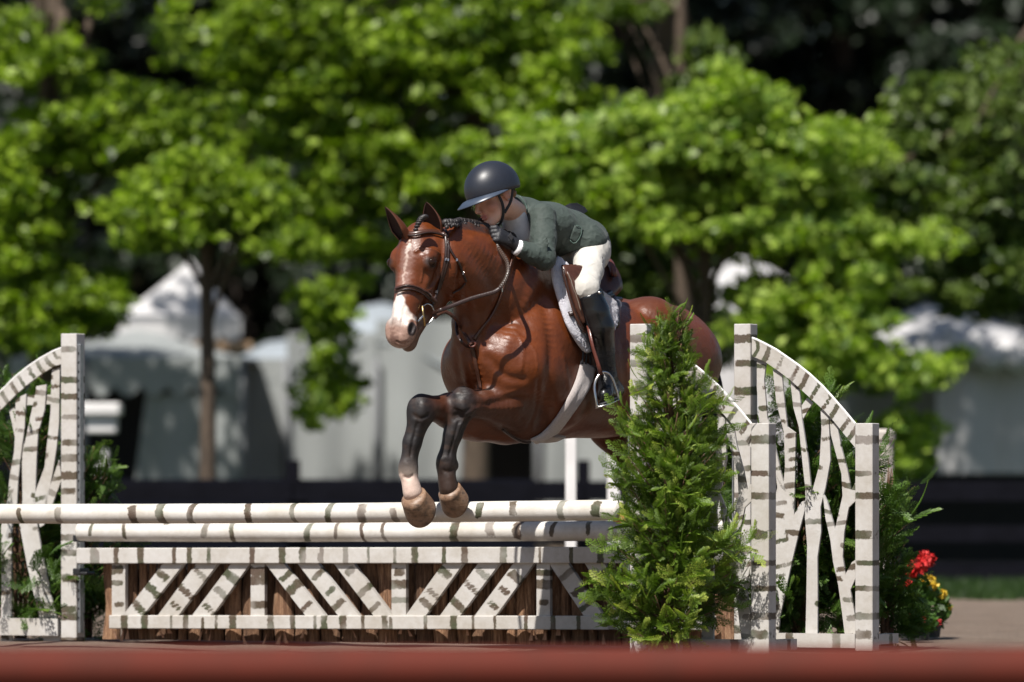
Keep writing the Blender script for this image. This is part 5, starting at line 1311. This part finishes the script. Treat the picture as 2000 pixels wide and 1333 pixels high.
# standards
M_METAL = simple('galvanised_track', (.36, .37, .38), .4, .25, 50, .2, metal=.9)
M_BLACKP = simple('black_cup', (.015, .015, .017), .45, .3, 60, .2)
M_REDP = simple('orange_red_cup', (.60, .13, .06), .45, .15, 60, .2)
def vmarks(ys, on, x, base):
    rr = random.Random(int(x)); return [(abs((on(x, y) - base).z), rr.choice((.011, .014, .018)), *rr.choice(((-1.6, 1.6), (-1.6, 1.6), (-1.6, .6), (-.6, 1.6)))) for y in ys]
def post(on, x, ytop, ys, parent, o=0.0, depth=.089, zbot=0.0, w=.089):
    "square post whose front face is centred on column x"
    t = on(x, ytop, o); b = Vector((t.x, t.y, zbot)); mk = [(on(x, y, o).z - zbot, h, a, c) for (y, h, a, c) in [(y_, random.Random(int(y_)).choice((.012, .015, .019)), *random.Random(int(y_) + 3).choice(((-1.6, 1.6), (-1.6, 1.6), (-1.6, .7), (-.7, 1.6)))) for y_ in ys]]
    p = b - JN * depth + Vector((0, 0, 0)); q = t - JN * depth
    return fixn(board('post', p, q, w, depth, JN, M_BIRCH, parent, mk, bevel=.003, nw=5))
C4 = 1.8517
def c4(x, y): return 1180 + x / C4, 580 + y / C4
# cut-out birch trunks of a wing, in the coordinates of an enlarged view of the rear right wing
TR = [
 [(552, 178), (580, 184), (585, 236), (578, 300), (590, 440), (602, 470), (640, 640), (658, 706), (640, 690), (600, 600), (566, 480), (552, 330)],
 [(610, 262), (641, 272), (652, 380), (662, 470), (692, 492), (690, 640), (686, 790), (712, 742), (735, 735), (704, 850), (678, 960), (652, 1080), (634, 1160), (628, 1262), (560, 1262), (590, 1000), (600, 800), (626, 690), (620, 640), (648, 690), (654, 610), (650, 490), (622, 380)],
 [(666, 232), (694, 258), (700, 300), (708, 362), (715, 440), (738, 590), (750, 712), (778, 610), (786, 480), (779, 330), (808, 352), (812, 440), (818, 590), (800, 690), (782, 760), (784, 850), (771, 940), (772, 1100), (771, 1264), (727, 1264), (731, 1100), (734, 900), (726, 800), (728, 700), (716, 590), (704, 470), (684, 400), (676, 330)],
 [(814, 430), (842, 462), (856, 540), (880, 630), (893, 700), (908, 672), (912, 735), (884, 762), (868, 850), (862, 940), (872, 1005), (896, 960), (914, 948), (912, 1010), (890, 1060), (904, 1140), (914, 1200), (914, 1252), (874, 1256), (860, 1140), (846, 1040), (828, 960), (818, 880), (800, 800), (790, 705), (806, 740), (835, 840), (862, 720), (858, 640), (836, 560), (820, 500)],
 [(706, 400), (730, 366), (750, 384), (728, 420), (716, 440)],
]
ARC_O = [(522, 148), (552, 158), (580, 172), (622, 194), (662, 222), (705, 252), (745, 284), (790, 326), (828, 368), (870, 416), (908, 462)]
ARC_I = [(908, 546), (872, 502), (830, 450), (796, 412), (756, 376), (712, 336), (672, 300), (632, 270), (586, 238), (552, 222), (522, 212)]
def wing(on, base_x, dx, name, label, front_ys, short_ys, mirror=None):
    w_ = empty(name, (on(base_x, 1200).x, on(base_x, 1200).y, 0), label, 'jump standard', 'birch cut-out jump standards')
    def P(x, y, o): a, b = c4(x, y); return on(a + dx, b, o)
    # arc
    m_ = MB(); arc = [P(x, y, -.030) for x, y in ARC_O] + [P(x, y, -.030) for x, y in ARC_I]
    return w_, P
def flatshape(name, pts, mat, parent, th, marks_fn, cell=.014):
    "thick plywood shape with painted marks: grid of the outline's plane clipped to the outline"
    import bmesh
    bm = bmesh.new(); vs = [bm.verts.new(p) for p in pts]; f = bm.faces.new(vs); f.normal_update()
    r = bmesh.ops.triangulate(bm, faces=[f], ngon_method='EAR_CLIP')
    for _ in range(6):
        lg = [e for e in bm.edges if e.calc_length() > cell * 1.7]
        if not lg: break
        bmesh.ops.subdivide_edges(bm, edges=lg, cuts=1, use_grid_fill=True)
        bmesh.ops.triangulate(bm, faces=[f_ for f_ in bm.faces if len(f_.verts) > 3])
    ret = bmesh.ops.extrude_face_region(bm, geom=list(bm.faces))
    for v in ret['geom']:
        if isinstance(v, bmesh.types.BMVert): v.co -= JN * th
    bmesh.ops.recalc_face_normals(bm, faces=bm.faces)
    me = bpy.data.meshes.new(name); bm.to_mesh(me); bm.free()
    a = me.attributes.new('mark', 'FLOAT', 'POINT'); a.data.foreach_set('value', [marks_fn(v.co) for v in me.vertices])
    me.materials.append(mat); o = bpy.data.objects.new(name, me); return link(o, parent)
def trunk_marks(seed, pts):
    rr = random.Random(seed); z0 = min(p.z for p in pts); z1 = max(p.z for p in pts); xs = [p.dot(JA) for p in pts]
    mk = []; z = z0 + .04
    while z < z1:
        mk.append((z, rr.uniform(.008, .014), rr.uniform(min(xs), max(xs)), rr.uniform(.015, .12), rr.uniform(-.25, .25))); z += rr.uniform(.05, .11)
    def fn(p):
        e = -1; x = p.dot(JA)
        for zz, h, c_, wd, sl in mk:
            e = max(e, min(1 - abs(p.z - zz - (x - c_) * sl) / h, (wd - abs(x - c_)) / .02))
        return max(-.2, min(1.2, .5 + e * .5))
    return fn
def arc_marks(seed, P0):
    rr = random.Random(seed); ks = []; d = .05
    while d < .9: ks.append((d, rr.uniform(.007, .012), rr.choice((1, 1, .5)))); d += rr.uniform(.05, .10)
    def fn(p):
        d = (p - P0).length; e = -1
        for k, h, q in ks: e = max(e, 1 - abs(d - k) / h)
        return max(-.2, min(1.2, .5 + e * .5))
    return fn
def make_wing(on, dx, label, seed):
    w_ = empty('jump_standard', (on(1560 + dx, 1200).x, on(1560 + dx, 1200).y, 0), label, 'jump standard', 'birch cut-out jump standards')
    def P(x, y, o=-.020): a, b = c4(x, y); return on(a + dx, b, o)
    post(on, 1449.5 + dx, 633, [662, 710, 764, 815, 866, 915, 968, 1020, 1075, 1130, 1180, 1230], w_)
    post(on, 1687 + dx, 827, [859, 925, 969, 1045, 1100, 1150, 1204, 1240], w_, w=.092)
    for i, t_ in enumerate(TR):
        pts = [P(x, y, -.034) for x, y in t_]
        if i == 4: pts = [p - JN * .012 for p in pts]
        flatshape('trunk_cutout', pts, M_BIRCH, w_, .014, trunk_marks(seed * 10 + i, pts))
    pts = [P(x, y, -.018) for x, y in ARC_O + ARC_I]
    flatshape('arched_top', pts, M_BIRCH, w_, .014, arc_marks(seed, P(525, 180)))
    lip = MB(); lp = [P(x, y, -.022) + UP * .004 for x, y in ARC_O]; lip.tube(lp, .006, 6); lip.build('arch_lit_edge', simple('sunlit_edge_white', (.78, .77, .75), .5, .05), w_)  # added bright tube paints the arch's sunlit top edge
    p, q = P(545, 1262, -.03), P(915, 1262, -.03); p.z = q.z = .05
    fixn(board('foot_board', p, q, .07, .03, JN, M_BIRCH, w_, [(.2, .02, -1.5, 1.5), (.45, .02, -1.5, 1.5)]))
    for xx in (1452, 1690):
        b = on(xx + dx, 1262, -.045); b.z = .03
        fixn(board('foot', b - JN * .36, b - JN * .02, .06, .05, UP, M_BIRCH, w_, [(.1, .02, -1.5, 1.5)]))
    tr_ = MB(); a = on(1438 + dx, 700, -.04); tr_.box(Vector((a.x, a.y, .62)) - JA * .012, JA * .004, JN * .016, UP * .52); tr_.build('cup_track', M_METAL, w_)
    return w_
SB_ = make_wing(onB, 0, 'rear right birch cut-out standard, its whole arch in view', 3)
SA_ = make_wing(onA, -203, 'front right birch cut-out standard, half hidden by the bushy cedar', 3)
cc = onA(1213, 1010, .03); cp = MB(); cp.prism([cc + JA * x + UP * z for x, z in ((-.03, .012), (.03, .012), (.05, -.01), (.02, -.030), (-.02, -.022))], JN, .05); cp.build('jump_cup', M_REDP, SA_, bevel=.004)
# left rear standard
SL_ = empty('jump_standard', Vector((onB(135, 1200).x, onB(135, 1200).y, 0)), 'left birch cut-out standard with metal track, cropped by the frame edge', 'jump standard', 'birch cut-out jump standards')
post(onB, 134, 652, [683, 742, 775, 815, 865, 895, 930, 960, 1050, 1080, 1130, 1190, 1205, 1250], SL_, w=.095)
a = onB(157, 900, -.03); tk = MB(); tk.box(Vector((a.x, a.y, .80)), JA * .010, JN * .018, UP * .76); tk.build('cup_track', M_METAL, SL_, bevel=.002)
hl = MB()
for k in range(30):
    c_ = Vector((a.x, a.y, .12 + .048 * k)) + JN * .0175; hl.box(c_, JA * .004, JN * .0015, UP * .007)
h_ = hl.build('track_holes', M_BLACKP, SL_); h_['kind'] = 'stuff'
for y_ in (1052, 1117):
    c_ = onB(158, y_, .03); cu_ = MB(); cu_.box(c_, JA * .022, JN * .05, UP * .018); cu_.box(c_ + JA * .03 - UP * .008, JA * .03, JN * .045, UP * .008); cu_.build('jump_cup', M_BLACKP, SL_, bevel=.005)
LT = [
 [(213, 98), (240, 92), (238, 230), (236, 380), (226, 480), (212, 570), (190, 690), (176, 790), (160, 800), (132, 690), (148, 640), (178, 560), (190, 450), (202, 340), (206, 200)],
 [(146, 235), (186, 228), (178, 330), (152, 420), (146, 520), (140, 690), (150, 800), (172, 930), (205, 1080), (246, 1235), (240, 1268), (178, 1268), (150, 1130), (108, 950), (78, 790), (90, 690), (88, 540), (96, 480), (112, 400), (134, 300)],
 [(62, 285), (105, 265), (98, 400), (84, 500), (72, 620), (68, 700), (48, 800), (44, 1000), (48, 1268), (4, 1268), (6, 1000), (4, 800), (30, 690), (38, 600), (56, 500), (62, 400)],
 [(236, 530), (246, 610), (216, 690), (190, 760), (176, 740), (182, 680), (206, 620)],
 [(104, 272), (236, 268), (236, 305), (106, 312)],
 [(36, 330), (58, 318), (80, 420), (110, 500), (96, 540), (62, 450)],
 [(-60, 350), (-30, 350), (-34, 700), (-60, 1268), (-100, 1268), (-70, 700)],
]
def c5(x, y): return x / 2.05, 640 + y / 2.05
for i, t_ in enumerate(LT):
    pts = [onB(*c5(x, y), -.034 - (.013 if i > 3 else 0)) for x, y in t_]
    flatshape('trunk_cutout', pts, M_BIRCH, SL_, .012, trunk_marks(40 + i, pts))
LO = [(246, 86), (214, 98), (160, 128), (110, 162), (60, 202), (0, 262), (-60, 330), (-130, 420), (-200, 520)]; LI = [(-200, 610), (-130, 500), (-60, 410), (0, 332), (60, 272), (110, 228), (160, 190), (214, 156), (246, 146)]
pts = [onB(*c5(x, y), -.018) for x, y in LO + LI]; flatshape('arched_top', pts, M_BIRCH, SL_, .014, arc_marks(8, pts[0]))
lip = MB(); lip.tube([onB(*c5(x, y), -.022) + UP * .004 for x, y in LO], .006, 6); lip.build('arch_lit_edge', simple('sunlit_edge_white', (.78, .77, .75), .5, .05), SL_)  # same added bright line for the sunlit edge on this arch
p, q = onB(-110, 1268, -.02), onB(118, 1268, -.02); p.z = q.z = .07; fixn(board('foot_board', p, q, .09, .03, JN, M_BIRCH, SL_, [(.2, .02, -1.5, 1.5)]))
post(onB, -105, 850, [900, 950, 1000, 1060, 1120, 1200], SL_)
# the far end of the upper pole rests on a standard outside the picture
SF_ = empty('jump_standard', Vector((onA(-75, 1200).x, onA(-75, 1200).y, 0)), 'front left birch standard post just outside the left frame edge', 'jump standard', 'birch cut-out jump standards')
post(onA, -72, 652, [700, 760, 850, 900, 1000, 1100, 1200], SF_)
# blurred red pole close to the camera
M_REDPOLE = NM('red_painted_pole'); v = M_REDPOLE.coords((1, 1, 1)); M_REDPOLE.base(M_REDPOLE.mix(M_REDPOLE.ramp(M_REDPOLE.noise(6, 5, v), [(.4, 0), (.65, .6)]), (.105, .022, .014), (.075, .022, .015))); M_REDPOLE.set(Roughness=.75); M_REDPOLE.b.inputs['Specular IOR Level'].default_value = .15; M_REDPOLE = M_REDPOLE.m
rp = MB(); y0 = 16.0; zc = CAM_Z - (1307 - HOR) / FPX * y0
rp.tube([Vector((x, y0 + .01 * x, zc)) for x in np.linspace(-1.83, 1.83, 25)], .062, 24)
tag(rp.build('foreground_pole', M_REDPOLE, None, True), 'blurred brick-red pole crossing the bottom edge close to the camera', 'pole')
for sx in (-1, 1):
    bl = MB(); c_ = Vector((sx * 1.72, y0, 0)); bl.box(c_ + UP * (zc - .062) / 2, Vector((.06, 0, 0)), Vector((0, .16, 0)), UP * ((zc - .062) / 2)); bl.box(c_ + UP * (zc - .03) + Vector((0, .11, 0)), Vector((.06, 0, 0)), Vector((0, .04, 0)), UP * .035); bl.box(c_ + UP * (zc - .03) - Vector((0, .11, 0)), Vector((.06, 0, 0)), Vector((0, .04, 0)), UP * .035)
    tag(bl.build('pole_block', M_BIRCH, None, bevel=.004), 'white block under the %s end of the red pole, outside the frame' % ('left' if sx < 0 else 'right'), 'block', 'blocks under the red pole')
# ------------------------------------------------------------------ PLANTS NEAR THE JUMP
def foliage_mat(name, dark, light, trans=.35, rough=.5, bright=None):
    m = NM(name); at = m.n('Attribute', attribute_name='shade'); c = m.ramp(at.outputs['Fac'], [(0, dark), (.7, light), (1, bright or light)])
    m.base(c); m.set(Roughness=rough); m.b.inputs['Specular IOR Level'].default_value = .35
    tr = m.n('BsdfTranslucent'); m.l(m.mix(1.0, c, (1.15, 1.5, .5), 'MULTIPLY'), tr.inputs[0])
    mx = m.n('MixShader'); mx.inputs[0].default_value = trans; m.l(m.b.outputs[0], mx.inputs[1]); m.l(tr.outputs[0], mx.inputs[2]); m.l(mx.outputs[0], m.out.inputs[0]); return m.m
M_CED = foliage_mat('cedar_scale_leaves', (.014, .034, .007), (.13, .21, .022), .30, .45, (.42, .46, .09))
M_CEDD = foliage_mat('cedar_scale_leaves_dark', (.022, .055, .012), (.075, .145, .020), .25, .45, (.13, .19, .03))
M_TWIG = simple('cedar_twig', (.12, .065, .035), .85, .3, 40, .5)
def spray_shape(rng, n_side=9):
    "one flat fan of cedar: an axis with alternate side twigs, each a narrow kite with smaller kites; unit length along x, lying in xy"
    T = []
    def kite(p, d, L, w):
        d = d / np.linalg.norm(d); s_ = np.array([-d[1], d[0], 0]); m_ = p + d * L * .45; z = np.array([0, 0, .012])
        T.append([p, m_ + s_ * w + z, p + d * L, m_ - s_ * w - z])
    ax0 = np.zeros(3); cur = ax0; dr = 0
    for i in range(n_side):
        t = i / n_side; p = np.array([t * .95, .05 * math.sin(t * 3), 0]); kite(p, np.array([1, .1 * math.cos(t * 3), 0]), .16, .014)
        for sd in (1, -1):
            L = (.42 * (1 - t) ** .8 * min(1, .45 + t * 2.2) + .06) * rng.uniform(.8, 1.15); a = math.radians(rng.uniform(32, 48)); d = np.array([math.cos(a), sd * math.sin(a), 0])
            k = max(2, int(L / .075))
            for j in range(k):
                q = p + d * L * j / k; kite(q, d, L / k * 1.25, .0135)
                if j > 0:
                    for s2 in (1, -1):
                        b = a * sd + s2 * math.radians(35); kite(q, np.array([math.cos(b), math.sin(b), 0]), .10 * (1 - .5 * j / k) * rng.uniform(.8, 1.2), .0115)
    return np.array(T)
SPR = [spray_shape(np.random.default_rng(i)) for i in range(5)]
def cedar(px, Y, ztop, rad, n, label, mat, seed, lean=0.0, size=.15, shape=.75, zlow=.04, base=None):
    rng = np.random.default_rng(seed); x0 = (px - 1000) / FPX * Y; root = empty('cedar_shrub', (x0, Y, 0), label, 'cedar', 'young cedars set around the jump')
    V = []; S_ = []
    def prof(z):
        t = z / ztop; return rad * min(1, (1 - t) / shape) ** .85 * (1 + .12 * math.sin(z * 9 + seed)) * (1 + .30 * max(0, 1 - z / .45)) + .015
    nb = max(12, n // 16); tw = MB()
    for b in range(nb):
        z = zlow + (ztop - zlow) * (1 - rng.uniform(0, 1) ** .62) * .97; t = z / ztop; an = rng.uniform(0, 6.283)
        Lb = prof(z) * rng.uniform(.55, 1.45 - .45 * t) * (1 + .2 * math.sin(an * 2 + seed)); dirb = np.array([math.cos(an), math.sin(an), rng.uniform(.1, .7) + 1.3 * t]); sh = rng.uniform(-.18, .22)
        root_p = np.array([x0 + lean * z, Y, z]); dirn = dirb / np.linalg.norm(dirb[:2]); tw.tube([root_p, root_p + dirn * Lb * .95], [.0045, .0016], 5)
        for i in range(16):
            f_ = rng.uniform(.12, 1.0) ** .7; c = root_p + dirn * (Lb * f_) + rng.normal(size=3) * .022; c[2] = max(c[2], .01)
            out = dirb / np.linalg.norm(dirb) + rng.normal(size=3) * .42; out[2] -= .15; out /= np.linalg.norm(out)
            nrm = np.array([math.cos(an), math.sin(an), .5]) * .5 + rng.normal(size=3) * .6; sd = np.cross(nrm, out); sd /= np.linalg.norm(sd); nn = np.cross(out, sd)
            L = size * rng.uniform(.45, 1.25) * (1 - .35 * t); q = SPR[rng.integers(5)]
            P = q.reshape(-1, 3).copy(); P[:, 2] -= .28 * P[:, 0] ** 2
            V.append(c + (P[:, :1] * out + P[:, 1:2] * sd + P[:, 2:3] * nn) * L)
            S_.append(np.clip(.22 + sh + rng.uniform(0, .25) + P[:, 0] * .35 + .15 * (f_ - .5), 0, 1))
    V = np.concatenate(V); S_ = np.concatenate(S_); F = np.arange(len(V)).reshape(-1, 4)
    f = mesh_obj('foliage', V, F, mat, root, False, {'shade': S_}); 
    for k in range(3):
        tw.tube(spline([(x0 + .02 * k - .02, Y + .01 * k, 0), (x0 + lean * .4 + .03 * (k - 1), Y, ztop * .4), (x0 + lean * ztop + .02 * (k - 1), Y, ztop * (.93 - .08 * k))], 4), [.014 * (1 - .75 * i / 8) for i in range(9)], 6)
    rr_ = random.Random(seed)
    for k in range(46):
        z = rr_.uniform(.1, ztop * .92); a = rr_.uniform(0, 6.28); R = prof(z) * .8
        tw.tube([(x0 + lean * z, Y, z), (x0 + lean * z + R * .5 * math.cos(a), Y + R * .5 * math.sin(a), z + .05), (x0 + lean * z + R * math.cos(a), Y + R * math.sin(a), z + .14)], [.005, .0035, .002], 5)
    tw.build('trunk', M_TWIG, root, True)
    return root
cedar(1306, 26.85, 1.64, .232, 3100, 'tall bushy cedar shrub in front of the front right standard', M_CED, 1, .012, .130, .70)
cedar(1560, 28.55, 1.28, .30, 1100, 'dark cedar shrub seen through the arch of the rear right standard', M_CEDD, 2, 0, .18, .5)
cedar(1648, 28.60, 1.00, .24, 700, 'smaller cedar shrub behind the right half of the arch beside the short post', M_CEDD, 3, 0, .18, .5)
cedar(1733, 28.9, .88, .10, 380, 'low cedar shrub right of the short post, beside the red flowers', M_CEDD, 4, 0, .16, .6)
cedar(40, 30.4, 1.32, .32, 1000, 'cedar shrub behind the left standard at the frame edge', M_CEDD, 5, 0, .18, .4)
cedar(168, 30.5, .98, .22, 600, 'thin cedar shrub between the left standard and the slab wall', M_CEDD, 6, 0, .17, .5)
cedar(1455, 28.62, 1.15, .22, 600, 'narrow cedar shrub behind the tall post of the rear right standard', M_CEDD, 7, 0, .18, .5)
# flowers
M_LEAF = foliage_mat('flower_leaves', (.03, .07, .015), (.08, .16, .03), .3, .5)
M_REDF = simple('red_petals', (.48, .014, .012), .6, .25, 40, 0); M_YELF = simple('yellow_petals', (.62, .42, .03), .6, .2, 40, 0)
M_POT = simple('black_nursery_pot', (.02, .02, .02), .6, .2, 20, .1)
def leaf_quads(rng, C, R, n, s, flat=.35, upb=.5):
    P = rng.normal(size=(n, 3)); P /= np.linalg.norm(P, axis=1)[:, None]; rad_ = rng.uniform(.3, 1, n) ** .5
    c = C + P * rad_[:, None] * R
    nr = rng.normal(size=(n, 3)) + np.array([0, 0, upb]); nr /= np.linalg.norm(nr, axis=1)[:, None]
    t = rng.normal(size=(n, 3)); t -= nr * (t * nr).sum(1)[:, None]; t /= np.linalg.norm(t, axis=1)[:, None]; b = np.cross(nr, t)
    sz = s * rng.uniform(.6, 1.3, n)[:, None]
    V = np.stack([c - t * sz, c - b * sz * .55 + nr * sz * flat * .3, c + t * sz, c + b * sz * .55 + nr * sz * flat * .3], 1)
    return V.reshape(-1, 3), c, nr
def flower(px, py, Y, mat, label, group, r, nf, fr, seed, hgt):
    rng = np.random.default_rng(seed); c = W(px, py, Y); z0 = 0; root = empty('flowering_plant', (c.x, c.y, 0), label, 'flowers', group)
    V, _, _ = leaf_quads(rng, np.array((c.x, c.y, hgt * .55)), np.array((r, r * .8, hgt * .42)), 420, .028)
    mesh_obj('leaves', V, np.arange(len(V)).reshape(-1, 4), M_LEAF, root, False, {'shade': np.repeat(rng.uniform(0, 1, len(V) // 4), 4)})
    pt = MB(); pt.tube([(c.x, c.y, 0), (c.x, c.y, .13)], [r * .5, r * .65], 16); pt.build('pot', M_POT, root)
    for k in range(nf):
        a = rng.uniform(0, 6.28); q = r * rng.uniform(.5, 1.1) ; p = np.array((c.x + q * math.cos(a), c.y - abs(q * math.sin(a)) * .8, hgt * rng.uniform(.5, 1.05)))
        V, _, _ = leaf_quads(rng, p, np.array((fr, fr, fr * .8)), 60, fr * .45); mesh_obj('bloom', V, np.arange(len(V)).reshape(-1, 4), mat, root)
flower(1776, 1150, 30.4, M_REDF, 'red geranium in full bloom beside the low cedar', 'potted flowers right of the jump', .12, 5, .050, 1, .42)
flower(1812, 1180, 30.7, M_YELF, 'yellow flowering plant right of the red geranium', 'potted flowers right of the jump', .13, 8, .028, 2, .30)
flower(1795, 1240, 30.0, M_REDF, 'small red flowers low in front of the yellow ones', 'potted flowers right of the jump', .10, 3, .022, 3, .16)
